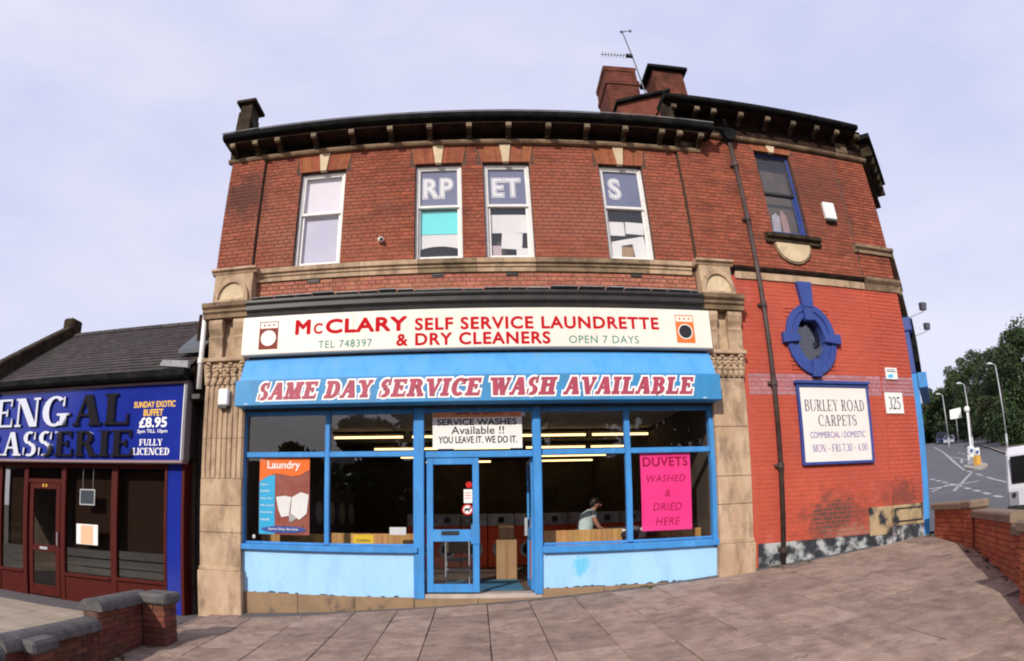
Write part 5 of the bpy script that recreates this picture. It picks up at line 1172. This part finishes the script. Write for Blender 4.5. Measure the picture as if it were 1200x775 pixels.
# hanging sign, menu
hs_ = MB().box(-7.16, -6.83, 8.972, 8.985, 1.36, 1.61).build('hanging_sign', M('dark_sign', (.03, .04, .05)), None, org=(-7, 8.97, 1.36), cat='sign', label='small dark framed sign hanging on strings in the restaurant window')
MB().ring(-7.18, -6.81, 1.34, 1.63, .02, 8.968, 8.971).build('frame', galv, hs_); MB().tube([(-7.12, 8.98, 1.62), (-7.12, 8.98, 2.02)], .004, 5).tube([(-6.87, 8.98, 1.62), (-6.87, 8.98, 2.02)], .004, 5).build('string', galv, hs_)
text('OPEN', hs_, -7.11, -6.88, 1.43, 1.54, 8.9715, dark_ink, bold=.01)
mn = MB().box(-7.25, -6.73, 8.975, 8.982, .62, .99).build('menu_card', paper, None, org=(-7, 8.97, .62), cat='menu', label='white and peach menu card taped inside the restaurant window')
MB().box(-7.14, -6.84, 8.972, 8.975, .63, .97).build('peach_panel', M('peach_print', (.8, .45, .28)), mn)
# fascia sign
RS0 = -11.6
fs = MB().box(RS0, -4.85, 8.79, 8.98, 2.15, 3.46).build('restaurant_sign', rest_blue, None, org=(-8, 8.8, 2.15), cat='sign', label='glossy blue restaurant sign with raised metal letters and buffet price')
MB().box(RS0, -4.82, 8.76, 8.98, 2.10, 2.148).box(RS0, -4.82, 8.76, 8.98, 3.462, 3.50).build('sign_edge', M('sign_edge_metal', (.25, .17, .18), rough=.5), fs, bevel=.005); MB().box(-4.848, -4.80, 8.76, 8.98, 2.15, 3.46).build('sign_end', M('sign_end_grey', (.16, .15, .17), rough=.6), fs); MB().box(-4.862, -4.846, 8.755, 8.79, 2.15, 3.46).build('sign_trim', white_paint, fs)
serif_text('BENGAL', fs, -10.22, -5.98, 2.77, 3.33, 8.788, chrome, t=.24, h=.075, sf=.085, gap=.10, ext=.05, name='raised_letter', each=True, mats=[chrome, letter_side])
serif_text('BRASSERIE', fs, -10.30, -5.86, 2.21, 2.67, 8.788, chrome, t=.22, h=.08, sf=.085, gap=.10, ext=.05, name='raised_letter', each=True, mats=[chrome, letter_side])
ry = 8.7895
text('SUNDAY EXOTIC', fs, -5.90, -5.03, 3.06, 3.17, ry, gold_ink, bold=.03); text('BUFFET', fs, -5.68, -5.27, 2.91, 3.03, ry, gold_ink, bold=.03)
text('£8.95', fs, -5.76, -5.18, 2.71, 2.89, ry, white_ink, bold=.035); text('5pm TILL 10pm', fs, -5.79, -5.16, 2.60, 2.68, ry, white_ink, bold=.012)
serif_text('FULLY', fs, -5.73, -5.25, 2.40, 2.51, ry, white_ink, t=.22, h=.09, sf=.08); serif_text('LICENCED', fs, -5.86, -5.10, 2.24, 2.36, ry, white_ink, t=.22, h=.09, sf=.08)
# roof of slates
MB().prism([(8.70, 3.55), (11.3, 5.36), (14.0, 3.55)], -9.72, RX1-.05, ax='x').build('roof_boarding', dark_room, rs_)
b = MB(); r0 = Vector((8.62, 3.60)); r1 = Vector((11.3, 5.42)); Ls = (r1-r0).length; dr = (r1-r0)/Ls; nr = Vector((-dr.y, dr.x)); k = 0; t_ = 0
while t_ < Ls-.05:
    x = -9.72-(.12 if k % 2 else 0)
    while x < RX1-.06:
        a, c = max(x, -9.72)+.003, min(x+.24, RX1-.05)-.003; x += .24
        if c-a < .03: continue
        o_ = random.uniform(0, .006)
        p0 = r0+dr*t_+nr*(.022+o_); p1 = r0+dr*min(t_+.2, Ls)+nr*(.006); q0 = r0+dr*t_; q1 = r0+dr*min(t_+.2, Ls)
        b.hexa([(a, q0.x, q0.y), (c, q0.x, q0.y), (c, q1.x, q1.y), (a, q1.x, q1.y), (a, p0.x, p0.y), (c, p0.x, p0.y), (c, p1.x, p1.y), (a, p1.x, p1.y)])
    t_ += .17; k += 1
b.build('roof_slates', slate, rs_, kind='stuff', recalc=False)
rdg = MB()
x = -9.68
while x < RX1-.1:
    rdg = MB().prism([(11.18, 5.38), (11.30, 5.50), (11.42, 5.38)], x, min(x+.44, RX1-.05), ax='x'); rdg.build('ridge_tile', slate, rs_, bevel=.01); x += .45
def para(x0, x1, dz, mat_, name):
    a = Vector((8.5, 3.62+dz)); c = Vector((11.3, 5.42+dz)); n = 8
    for i in range(n):
        p = a+(c-a)*(i/n); q = a+(c-a)*((i+1)/n)
        MB().hexa([(x0, p.x+.004, p.y-.5), (x1, p.x+.004, p.y-.5), (x1, q.x, q.y-.5), (x0, q.x, q.y-.5), (x0, p.x+.004, p.y), (x1, p.x+.004, p.y), (x1, q.x, q.y), (x0, q.x, q.y)]).build(name, mat_, rs_, bevel=.02)
para(-9.98, -9.70, .30, black_stone, 'verge_coping')
MB().box(-10.02, -9.68, 11.15, 11.6, 5.5, 5.88).build('apex_stone', black_stone, rs_, bevel=.05)
MB().box(-9.96, -9.73, 9.0, 13.8, 3.4, 3.6).build('party_wall', stone_dark, rs_)
MB().prism([(9.0, 3.50), (8.62, 3.52), (8.58, 3.56), (8.58, 3.66), (8.62, 3.68), (9.0, 3.68)], RX0, RX1, ax='x').build('eaves_gutter', gutter_m, rs_)
MB().box(RX0, RX1, 8.80, 9.02, 3.50, 3.6).build('fascia_top_board', M('flaking_board', (.16, .13, .15), (.3, .27, .28), (.08, .07, .08), 8), rs_)
MB().box(RX1-.30, RX1-.02, 9.5, 10.3, 4.0, 4.95).build('side_upstand', frieze_black, rs_, bevel=.01)
MB().prism([(9.2, 4.12), (10.3, 4.95), (10.3, 5.03), (9.2, 4.20)], RX1-.5, RX1, ax='x').build('lead_cover', M('lead_grey', (.1, .11, .13)), rs_)
MB().prism([(RX1-.55, 3.76), (RX1+.02, 3.70), (RX1+.02, 3.82), (RX1-.5, 3.86)], 8.66, 8.75).build('valley_flashing', lead, rs_)
MB().box(RX1-.02, -4.57, 9.3, 9.5, FZ-.1, 3.7).build('gap_infill', blackpaint, rs_)
MB().box(-4.86+.0, -4.60, 8.85, 9.29, 3.20, 3.28).build('gap_board', blackpaint, rs_)
wp = E_('white_drainpipe', (-4.68, 8.85, 3.3), 'white drainpipe in the gap between restaurant roof and stone pilaster', 'drainpipe')
MB().tube([(-4.62, 8.84, 3.36), (-4.62, 8.84, 4.70)], .045, 10).build('pipe', white, wp, smooth=True)
MB().tube([(-4.62, 8.84, 3.80), (-4.62, 8.84, 3.90)], .06, 10).build('pipe_collar', white, wp)

# ------------------------------------------------------------------ low walls
def low_wall(name, label, cat, pts, bm_, cm_, th, zbf, ztf, cw, ch, piers, round_cope=False):
    """pts: list of plan points; bricks laid along each run; zbf base level, ztf(i) top level of run i"""
    root = E_(name, (pts[0][0], pts[0][1], zbf(*pts[0])), label, cat)
    for ri in range(len(pts)-1):
        A = Vector(pts[ri]); B = Vector(pts[ri+1]); d = B-A; n = d.length; d.normalize(); nn = Vector((-d.y, d.x)); ang = math.atan2(d.y, d.x)
        zt = ztf(ri); zmin = min(zbf(*A), zbf(*B))-.08
        c_ = MB(); h = th/2-.012
        P4 = [A+nn*-h, B+nn*-h, B+nn*h, A+nn*h]
        c_.hexa([(p.x, p.y, zmin) for p in P4]+[(p.x, p.y, zt-.004) for p in P4]).build('mortar_core', mortar, root)
        k = 0; z = zt
        while z > zmin:
            t = -(.1125 if k % 2 else 0)
            while t < n:
                a, c = max(t, 0)+.005, min(t+.225, n)-.005; t += .225
                if c-a < .03: continue
                m_ = A+d*((a+c)/2)
                if z-.0375 < zbf(m_.x, m_.y)-.08: continue
                unit_brick(bm_, root, (m_.x, m_.y, z-.0375+random.uniform(-.001, .001)), (c-a, th+random.uniform(-.004, .004), .066), ang)
            z -= .075; k += 1
        # coping stones
        t = 0.0
        while t < n-.02:
            e = min(t+.62, n)
            if n-e < .2: e = n
            bb = MB(); prof = []
            if round_cope: prof = [(-cw/2, 0)]+[(-cw/2*math.cos(R(a_)), .03+(ch-.03)*math.sin(R(a_))) for a_ in range(0, 181, 20)]+[(cw/2, 0)]
            else: prof = [(-cw/2, 0), (-cw/2, ch*.75), (-cw/2+.03, ch), (cw/2-.03, ch), (cw/2, ch*.75), (cw/2, 0)]
            p0 = A+d*(t+.003); p1 = A+d*(e-.003); nv = len(prof)
            for p in (p0, p1):
                for (o_, zz) in prof: q = p+nn*o_; bb.v.append((q.x, q.y, zt+zz))
            bb.f.append(tuple(range(nv))); bb.f.append(tuple(reversed(range(nv, 2*nv))))
            for i in range(nv): j = (i+1) % nv; bb.f.append((i, nv+i, nv+j, j))
            bb.m = [0]*len(bb.f); bb.build('coping_stone', cm_, root, bevel=.006); t = e
    for (px, py, sz, zt, chh) in piers:
        zb = zbf(px, py)-.08; ang = math.atan2(pts[1][1]-pts[0][1], pts[1][0]-pts[0][0])
        pr = E_('pier', (px, py, zb), None, None); pr.parent = root; pr.location = Vector((px, py, zb))-ORG[root.name]
        k = 0; z = zt
        while z > zb:
            for (ox, oy, w_, d_) in ((-sz/4, 0, sz/2-.008, sz), (sz/4, 0, sz/2-.008, sz)) if k % 2 else ((0, -sz/4, sz, sz/2-.008), (0, sz/4, sz, sz/2-.008)):
                rx_ = ox*math.cos(ang)-oy*math.sin(ang); ry_ = ox*math.sin(ang)+oy*math.cos(ang)
                unit_brick(bm_, pr, (px+rx_, py+ry_, z-.0375), (w_, d_, .066), ang)
            z -= .075; k += 1
        h = sz/2-.012
        cs = [(math.cos(ang)*a-math.sin(ang)*c+px, math.sin(ang)*a+math.cos(ang)*c+py) for a, c in ((-h, -h), (h, -h), (h, h), (-h, h))]
        MB().hexa([(x, y, zb) for x, y in cs]+[(x, y, zt-.003) for x, y in cs]).build('mortar_core', mortar, pr)
        h = sz/2+.05; cs = [(math.cos(ang)*a-math.sin(ang)*c+px, math.sin(ang)*a+math.cos(ang)*c+py) for a, c in ((-h, -h), (h, -h), (h, h), (-h, h))]
        MB().hexa([(x, y, zt) for x, y in cs]+[(x, y, zt+chh) for x, y in cs]).build('cap_stone', cm_, pr, bevel=.03)
    return root
wall_brick_l = M('old_wall_brick', (.12, .036, .024), (.18, .055, .033), (.07, .03, .024), 6, rough=.9, rnd=.3, dirt=(.05, .04, .035), dsc=2, damt=.6, bump=.6)
wall_brick_r = M('orange_wall_brick', (.36, .085, .04), (.43, .115, .055), (.28, .06, .035), 6, rough=.9, rnd=.16, dirt=(.16, .06, .04), dsc=2, damt=.4, bump=.5)
def zl(x, y): return min(pl(x, y), pl(-4.2, y))
low_wall('forecourt_wall', 'low dark brick wall with rounded stepped coping in front of the restaurant', 'wall', [(-4.35, 6.75), (-4.35, 5.62), (-4.35, 4.0), (-4.35, 2.0)], wall_brick_l, copingd, .23, zl, lambda i: (.10, -.10, -.16)[i], .36, .15, [(-4.05, 6.75, .34, .10, .14), (-4.22, 4.45, .30, -.14, .14)], True)
low_wall('roadside_wall', 'orange brick boundary wall with flat brown coping beside the road', 'wall', [WA, WB, WC, WD], wall_brick_r, coping_brown, .23, pl, lambda i: (.99, .86, .74)[i], .36, .12, [(7.85, 6.95, .30, .99, .14), (5.55, 3.85, .42, .80, .14)])

# ------------------------------------------------------------------ street furniture, vehicles
LG = 'street lamps along the climbing road'
def at(az, r): return (math.sin(R(az))*r, math.cos(R(az))*r)
def lamp(az, r, h, label, arm=-1):
    x, y = at(az, r); z = gz(x, y)
    o = E_('street_lamp', (x, y, z), label, 'street lamp', LG)
    lean = .25
    MB().tube([(x, y, z-.2), (x, y, z+1.2)], .11, 10).build('base', galv, o, smooth=True)
    MB().tube([(x, y, z+1.2), (x-.1, y+.1, z+h-.15)], [.075, .05], 10).build('pole', galv, o, smooth=True)
    MB().tube([(x-.1, y+.1, z+h-.15), (x-.2, y+.2, z+h), (x-.38, y+.38, z+h+.04)], .035, 8).build('arm', galv, o)
    MB().box(x-.75, x-.28, y+.28, y+.62, z+h+.0, z+h+.15).build('lamp_head', white, o, bevel=.05)
lamp(52.0, 55, 7.0, 'tall street lamp standing just behind the white van')
lamp(48.65, 60, 6.1, 'street lamp rising behind the traffic island bollard')
lamp(46.35, 75, 6.2, 'farthest street lamp above the small silver car')
x, y = at(48.45, 39); z = gz(x, y)
isl = MB()
pts = [(math.cos(t_)*1.6, math.sin(t_)*.75) for t_ in [i*math.pi/10 for i in range(20)]]
ix, iy = at(48.75, 36.5); iz = gz(ix, iy); dxy = Vector((S2, S2))
pp = [(ix+a*S2*1.6-c*S2, iy+a*S2*1.6+c*S2) for a, c in pts]
b = MB(); n = len(pp); b.v = [(px, py, gz(px, py)) for px, py in pp]+[(px, py, gz(px, py)+.12) for px, py in pp]
b.f = [tuple(range(n, 2*n))]+[(i, (i+1) % n, n+(i+1) % n, n+i) for i in range(n)]; b.m = [0]*len(b.f); b.build('traffic_island', kerb_m, None, kind='structure')
bc = E_('island_post', (x, y, z), 'white post with round lamp on the traffic island', 'post')
MB().tube([(x, y, z), (x, y, z+3.1)], .07, 10).build('pole', white, bc); MB().ell((x, y, z+3.25), (.2, .2, .2), 12, 8).build('globe', white, bc, smooth=True)
def bollard(az, r, cols_, label, h=1.0):
    x, y = at(az, r); z = gz(x, y)+.1
    o = E_('bollard', (x, y, z), label, 'bollard')
    MB().box(x-.18, x+.18, y-.18, y+.18, z, z+h*.55).build('lower_case', cols_[0], o, bevel=.03); MB().box(x-.17, x+.17, y-.17, y+.17, z+h*.552, z+h).build('upper_case', cols_[1], o, bevel=.05)
    MB().tube([(x-.12, y-.18, z+h*.75), (x-.135, y-.2, z+h*.75)], .1, 12).build('arrow_disc', navy, o)
bollard(48.95, 36, (yellow_pl, white), 'yellow and white lit bollard on the traffic island', .95)
bollard(48.42, 37, (white, white), 'plain white bollard beside the yellow one', 1.05)
x, y = at(47.3, 92); z = gz(x, y)
bb_ = E_('white_board', (x, y, z), 'white roadside board under the trees behind the silver car', 'sign')
dv_ = Vector((math.cos(R(47.3)), -math.sin(R(47.3))))
MB().hexa([(x-dv_.x*.9, y-dv_.y*.9, z+3.4), (x+dv_.x*.9, y+dv_.y*.9, z+3.4), (x+dv_.x*.9+.1, y+dv_.y*.9+.1, z+3.4), (x-dv_.x*.9+.1, y-dv_.y*.9+.1, z+3.4), (x-dv_.x*.9, y-dv_.y*.9, z+4.7), (x+dv_.x*.9, y+dv_.y*.9, z+4.9), (x+dv_.x*.9+.1, y+dv_.y*.9+.1, z+4.9), (x-dv_.x*.9+.1, y-dv_.y*.9+.1, z+4.7)]).build('panel', paper, bb_)
MB().tube([(x, y, z), (x, y, z+3.4)], .06, 8).build('post', galv, bb_)

def wheel(x, y, r, w_, parent, side):
    t = MB().tube([(x, y-w_/2, r), (x, y+w_/2, r)], r, 20).build('wheel', rubber, parent, bevel=.015)
    MB().tube([(x, y+side*(w_/2-.01), r), (x, y+side*(w_/2+.012), r)], r*.62, 16).build('rim', rim_m, t)
def car(name, label, cat, L_, W_, roof, belt, prof, gprof, paint, roofmat, loc, rot, group=None, extra=None, tail_m=None):
    """x forward from rear (0) to nose (L_); prof = body side outline, gprof = greenhouse side outline"""
    o = E_(name, (0, 0, 0), label, cat, group)
    b = MB(); n = len(prof)
    ys = [(-W_/2, .0), (-W_/2+.0, 0)]
    # body: outline extruded, slightly narrower at top and bottom edge
    def ring_(y, k): return [(px+(L_/2-px)*k, y, pz) for px, pz in prof]
    layers = [(-W_/2, .03), (-W_/2-.0+.06, 0), (W_/2-.06, 0), (W_/2, .03)]
    layers = [(-W_/2, .02), (-W_/2+.05, 0), (W_/2-.05, 0), (W_/2, .02)]
    for (y, k) in layers: b.v += ring_(y, k)
    for i in range(3):
        for j in range(n): q = (j+1) % n; b.f.append((i*n+j, i*n+q, (i+1)*n+q, (i+1)*n+j))
    b.f.append(tuple(range(n))); b.f.append(tuple(reversed(range(3*n, 4*n)))); b.m = [0]*len(b.f)
    b.build('body', paint, o, smooth=False)
    m_ = len(gprof); inset = .16
    zlo = min(z for _, z in gprof); zhi = max(z for _, z in gprof)
    b = MB()
    for s_ in (-1, 1):
        b.v += [(px, s_*(W_/2-.03-inset*(pz-zlo)/(zhi-zlo)), pz) for px, pz in gprof]
    b.f = [tuple(range(m_)), tuple(reversed(range(m_, 2*m_)))]+[(j, (j+1) % m_, m_+(j+1) % m_, m_+j) for j in range(m_)]; b.m = [0]*len(b.f)
    b.build('cabin', darkglass, o)
    # roof skin and pillars
    top = [p for p in gprof if p[1] > zhi-.12]; xa, xb = min(p[0] for p in top), max(p[0] for p in top)
    MB().box(xa, xb, -W_/2+.03+inset-.01, W_/2-.03-inset+.01, zhi-.02, zhi+.035).build('roof', roofmat, o, bevel=.02)
    for (p, q) in zip(gprof, gprof[1:]):
        pass
    for s_ in (-1, 1):
        y0_, y1_ = s_*(W_/2-.03+.004), s_*(W_/2-.03-inset+.004)
        for (xl, xt) in ((gprof[0][0], xa), (gprof[-1][0], xb), ((gprof[0][0]+gprof[-1][0])/2, (xa+xb)/2)):
            MB().tube([(xl, y0_, zlo), (xt, y1_, zhi)], .04, 6).build('pillar', paint, o)
        for (a, c) in ((L_*.5, L_*.5), (L_*.29, L_*.29)):
            MB().box(a-.004, a+.004, s_*(W_/2-.001), s_*(W_/2+.002), .35, belt).build('door_seam', rubber, o)
        MB().box(L_*.52, L_*.57, s_*W_/2, s_*(W_/2+.03), belt-.16, belt-.12).build('door_handle', blackpaint, o)
        MB().box(L_*.68, L_*.70+.1, s_*(W_/2), s_*(W_/2+.16), belt, belt+.15).build('wing_mirror', paint, o, bevel=.03)
        MB().box(.0-.012, .1, s_*(W_/2-.28), s_*(W_/2-.04), belt-.35, belt-.05).build('tail_light', tail_m or red_lamp, o, bevel=.01)
        MB().box(L_-.12, L_+.012, s_*(W_/2-.42), s_*(W_/2-.06), .58, .74).build('headlight', clear_lamp, o, bevel=.02)
        for wx in (.19*L_, .80*L_): wheel(wx, s_*(W_/2-.12), .31, .2, o, s_)
        MB().box(.1, L_-.1, s_*(W_/2-.0), s_*(W_/2+.018), .48, .56).build('rubbing_strip', blackpaint, o, bevel=.005)
    MB().box(L_-.05, L_+.03, -W_/2+.05, W_/2-.05, .28, .46).build('front_bumper', blackpaint, o, bevel=.02); MB().box(-.03, .06, -W_/2+.05, W_/2-.05, .28, .5).build('rear_bumper', blackpaint, o, bevel=.02)
    MB().box(-.012, .02, -.26, .26, .55, .66).build('number_plate', yellow_card, o)
    if extra: extra(o)
    o.location = loc; o.rotation_euler = rot; return o
# white van: rear end towards the camera's left, seen from its side
vx, vy = 10.75, 7.42; vz = .22
def vanx(o):
    for s_ in (-1, 1):
        ya, yb = sorted((s_*.22, s_*.74)); MB().box(-.018, .03, ya, yb, 1.10, 1.62).build('rear_window', darkglass, o, bevel=.01)
        MB().ring(ya, yb, 1.08, 1.64, .02, 0, .01).v
    MB().box(-.02, .02, -.006, .006, .4, 1.72).build('door_seam', rubber, o); MB().box(-.05, .0, -.86, .86, .60, .68).build('rear_rubbing_strip', blackpaint, o, bevel=.005)
    MB().tube([(-.001, .70, .88), (-.03, .70, .88)], .05, 14).build('door_lock', blackpaint, o)
car('van', 'white van with grey roof parked on the road behind the boundary wall', 'van', 4.1, 1.75, 1.85, 1.0, [(0, .28), (4.1, .28), (4.12, .75), (3.7, .98), (3.1, 1.08), (2.55, 1.75), (2.2, 1.80), (.25, 1.80), (.08, 1.65), (0, 1.0)], [(2.95, 1.10), (2.45, 1.70), (1.35, 1.70), (1.35, 1.10)][::-1], van_paint, van_grey, (vx, vy, vz), (0, R(-3), R(22)), extra=vanx, tail_m=van_grey)
hx, hy = at(45.95, 100); car('dark_car', 'dark blue four-wheel drive coming down the road near the corner building', 'car', 4.4, 1.85, 1.85, 1.05, [(0, .32), (4.4, .32), (4.42, .85), (4.2, 1.02), (3.2, 1.12), (.1, 1.12), (0, .9)], [(.15, 1.12), (.35, 1.85), (2.6, 1.85), (3.25, 1.12)], suv_paint, suv_paint, (hx+1, hy+1.5, gz(hx, hy)-.05), (0, R(-5.5)*-1, R(-137)))
hx, hy = at(46.75, 92); car('silver_car', 'small silver car behind the dark blue one on the climbing road', 'car', 3.9, 1.65, 1.42, .88, [(0, .28), (3.9, .28), (3.92, .62), (3.7, .78), (2.9, .92), (.15, .96), (0, .7)], [(.2, .94), (.55, 1.42), (2.0, 1.42), (2.85, .93)], silver, silver, (hx+1, hy+1.5, gz(hx, hy)-.05), (0, R(5.5), R(-140)))

# ------------------------------------------------------------------ trees
def tree(label, x, y, h, rx, seed, n=5200, leaf=.30, zb=None, mat_=leaf_m, trunk_h=.28, lobes=16, group=None, name='tree'):
    rg = np.random.default_rng(seed); z0 = gz(x, y) if zb is None else zb
    o = E_(name, (x, y, z0), label, 'tree', group)
    th = h*trunk_h
    MB().tube([(x, y, z0-.3), (x+.05*h*.1, y, z0+th), (x, y+.1, z0+h*.7)], [h*.028, h*.02, h*.006], 8).build('trunk', bark, o, smooth=True)
    cs = []
    for i in range(lobes):
        u = rg.random(); zc = z0+th*.75+(h-th*.75)*(.12+.78*u); rr = rx*(math.sin(math.pi*min(.97, .15+.75*u))**.7); a = rg.random()*6.283
        q = rr*.62*math.sqrt(rg.random()); cs.append((x+q*math.cos(a), y+q*math.sin(a), zc, rx*(.28+.22*rg.random())*(1-.35*u)))
    bt = MB()
    for c in cs[::2]: bt.tube([(x, y, z0+th*.8), ((x+c[0])/2, (y+c[1])/2, (z0+th+c[2])/2), c[:3]], [h*.012, h*.008, h*.003], 5)
    bt.build('limb', bark, o)
    C_ = np.array(cs); idx = rg.integers(0, lobes, n); d = rg.normal(size=(n, 3)); d /= np.linalg.norm(d, axis=1)[:, None]
    rad = C_[idx, 3]*(.55+.5*rg.random(n)**.6)*(1+.18*np.sin(9*d[:, 0]+seed)*np.cos(7*d[:, 2]))
    P = C_[idx, :3]+d*rad[:, None]*np.array([1, 1, .82]); P[:, 2] = np.minimum(P[:, 2], z0+h)
    a = rg.normal(size=(n, 3))+d*.6; a /= np.linalg.norm(a, axis=1)[:, None]; t = np.cross(a, rg.normal(size=(n, 3))); t /= np.linalg.norm(t, axis=1)[:, None]; u = np.cross(a, t)
    s_ = leaf*(.5+rg.random(n)*.8)[:, None]
    Q = np.stack([P-t*s_*.5, P+u*s_*.32, P+t*s_*.5, P-u*s_*.32], 1).reshape(-1, 3)-np.array([x, y, z0])
    me = bpy.data.meshes.new('crown'); me.vertices.add(len(Q)); me.vertices.foreach_set('co', Q.ravel()); me.loops.add(4*n); me.loops.foreach_set('vertex_index', np.arange(4*n)); me.polygons.add(n); me.polygons.foreach_set('loop_start', np.arange(n)*4)
    me.update(); me.materials.append(mat_); me.validate()
    cr_ = bpy.data.objects.new('crown', me); COL.objects.link(cr_); cr_.parent = o
    return o
def T(az, r, h, rx, seed, label, **k): x, y = at(az, r); return tree(label, x, y, h, rx, seed, **k)
def TE(az, r, el, rx, seed, label, **k):
    x, y = at(az, r); tree(label, x, y, H0+math.tan(R(el))*r-gz(x, y), rx, seed, **k)
TE(54.3, 62, 12.9, 5.0, 11, 'tallest dark tree above the white van at the edge of the view', n=14000)
TE(52.2, 80, 12.0, 4.2, 12, 'tall dark tree behind the nearest street lamp', n=11000)
TE(49.7, 96, 12.0, 5.2, 13, 'rounded dark tree behind the traffic island', n=11000)
TE(48.0, 104, 11.6, 3.6, 14, 'narrow tree between the two farther street lamps', n=7000, mat_=leaf_m2)
TE(46.7, 112, 10.2, 4.2, 15, 'distant tree above the silver car', n=7000, leaf=.45)
TE(45.2, 118, 9.4, 4.5, 16, 'distant low tree beside the corner of the carpet shop', n=7000, leaf=.45, mat_=leaf_m2)
TE(57.0, 62, 14.5, 6, 17, 'dark tree filling the gap beside the tallest tree', n=6000)
TE(51.0, 84, 10.6, 5.0, 23, 'dark tree whose crown joins the two tall ones', n=7000, trunk_h=.12)
TE(50.6, 72, 7.6, 3.6, 18, 'lower bushy tree on the verge behind the bollards', n=6000, trunk_h=.08, mat_=leaf_m2)
TE(52.6, 60, 7.4, 3.6, 19, 'low bushy tree on the verge right behind the van roof', n=6000, trunk_h=.08)
TE(48.8, 94, 8.4, 4.4, 20, 'bushy tree behind the white roadside board', n=6000, trunk_h=.08, leaf=.42)
TE(47.2, 110, 8.0, 5, 21, 'low thicket tree closing the top of the road', n=6000, trunk_h=.06, leaf=.45)
TE(45.8, 116, 7.4, 5, 22, 'low thicket beyond the dark blue car', n=6000, trunk_h=.06, leaf=.5)
TE(44.4, 122, 8.2, 5, 24, 'low thicket hidden partly by the blue corner sign box', n=6000, trunk_h=.06, leaf=.5)
rg = np.random.default_rng(5); n = 16000; aa = np.radians(rg.uniform(42.5, 58, n)); rr_ = rg.uniform(118, 132, n); PX = np.sin(aa)*rr_; PY = np.cos(aa)*rr_
PZ = np.array([gz(a, c) for a, c in zip(PX, PY)])+rg.random(n)*6.5; P = np.stack([PX, PY, PZ], 1)
t = rg.normal(size=(n, 3)); t /= np.linalg.norm(t, axis=1)[:, None]; u = np.cross(t, rg.normal(size=(n, 3))); u /= np.linalg.norm(u, axis=1)[:, None]
Q = np.stack([P-t*.5, P+u*.4, P+t*.5, P-u*.4], 1).reshape(-1, 3)
me = bpy.data.meshes.new('far_wood'); me.from_pydata(Q.tolist(), [], np.arange(4*n).reshape(-1, 4).tolist()); me.materials.append(leaf_m)
fo = bpy.data.objects.new('far_wood', me); COL.objects.link(fo); tag(fo, 'dark wood closing the top of the climbing road', 'wood', kind='stuff')
# trees and buildings across the street, seen only in the shop windows and the polished letters
for k, (x, y, h, rx, lab) in enumerate(((-15.5, -31, 10.5, 3.2, 'small tree mirrored behind the laundry poster'), (-9, -30, 11, 4.6, 'bushy tree mirrored in the pane beside the door post'), (-2, -28, 14, 5.5, 'tall tree mirrored above the laundrette doorway'), (6, -28, 16, 6, 'tall tree mirrored in the window with the woman'), (15, -28, 17, 6.5, 'tall tree mirrored behind the pink poster'), (24, -27, 16, 6, 'tall tree opposite the carpet shop'), (19.5, -31, 18, 5.5, 'tree mirrored in the top pane above the pink poster'))):
    tree(lab, x, y, h, rx, 40+k, n=4200, leaf=.9, zb=-1.2, lobes=16, trunk_h=.12)
dkb = M('dark_brick_opposite', (.05, .03, .024), (.07, .04, .03), None, 1, rough=.95)
hb = E_('gabled_house', (-34, -30, -1.2), 'dark gabled house mirrored in the polished letters of the restaurant sign', 'house')
MB().box(-43.2, -26, -40, -30, -1.2, 6.0).build('wall', dkb, hb); MB().prism([(-43.6, 6.0), (-25.6, 6.0), (-27.5, 19.5), (-33.0, 19.5)], -40.2, -29.8).build('roof', slate, hb)
for wx in (-40, -36, -32, -28): MB().box(wx-.6, wx+.6, -29.99, -29.95, 1.5, 3.5).build('window', darkglass, hb)
sb = E_('opposite_shops', (0, -36, -1.2), 'low brown row of shops with pale band mirrored in the laundrette windows', 'building')
MB().box(-85, 40, -46, -40.5, -1.2, 7.0).build('rear_wall', dkb, sb); MB().box(-25, 34, -40.49, -36, -1.2, 6.2).build('wall', dkb, sb); MB().box(-20.5, -11.5, -36.4, -35.9, 6.21, 7.0).build('pale_band', M('pale_band_paint', (.6, .56, .55)), sb)
for wx in range(-22, 33, 4): MB().box(wx-1.2, wx+1.2, -35.99, -35.95, .2, 2.6).build('window', darkglass, sb)
print('objects', len(sc.objects), 'tris', sum(len(m.loop_triangles) or len(m.polygons)*2 for m in bpy.data.meshes))
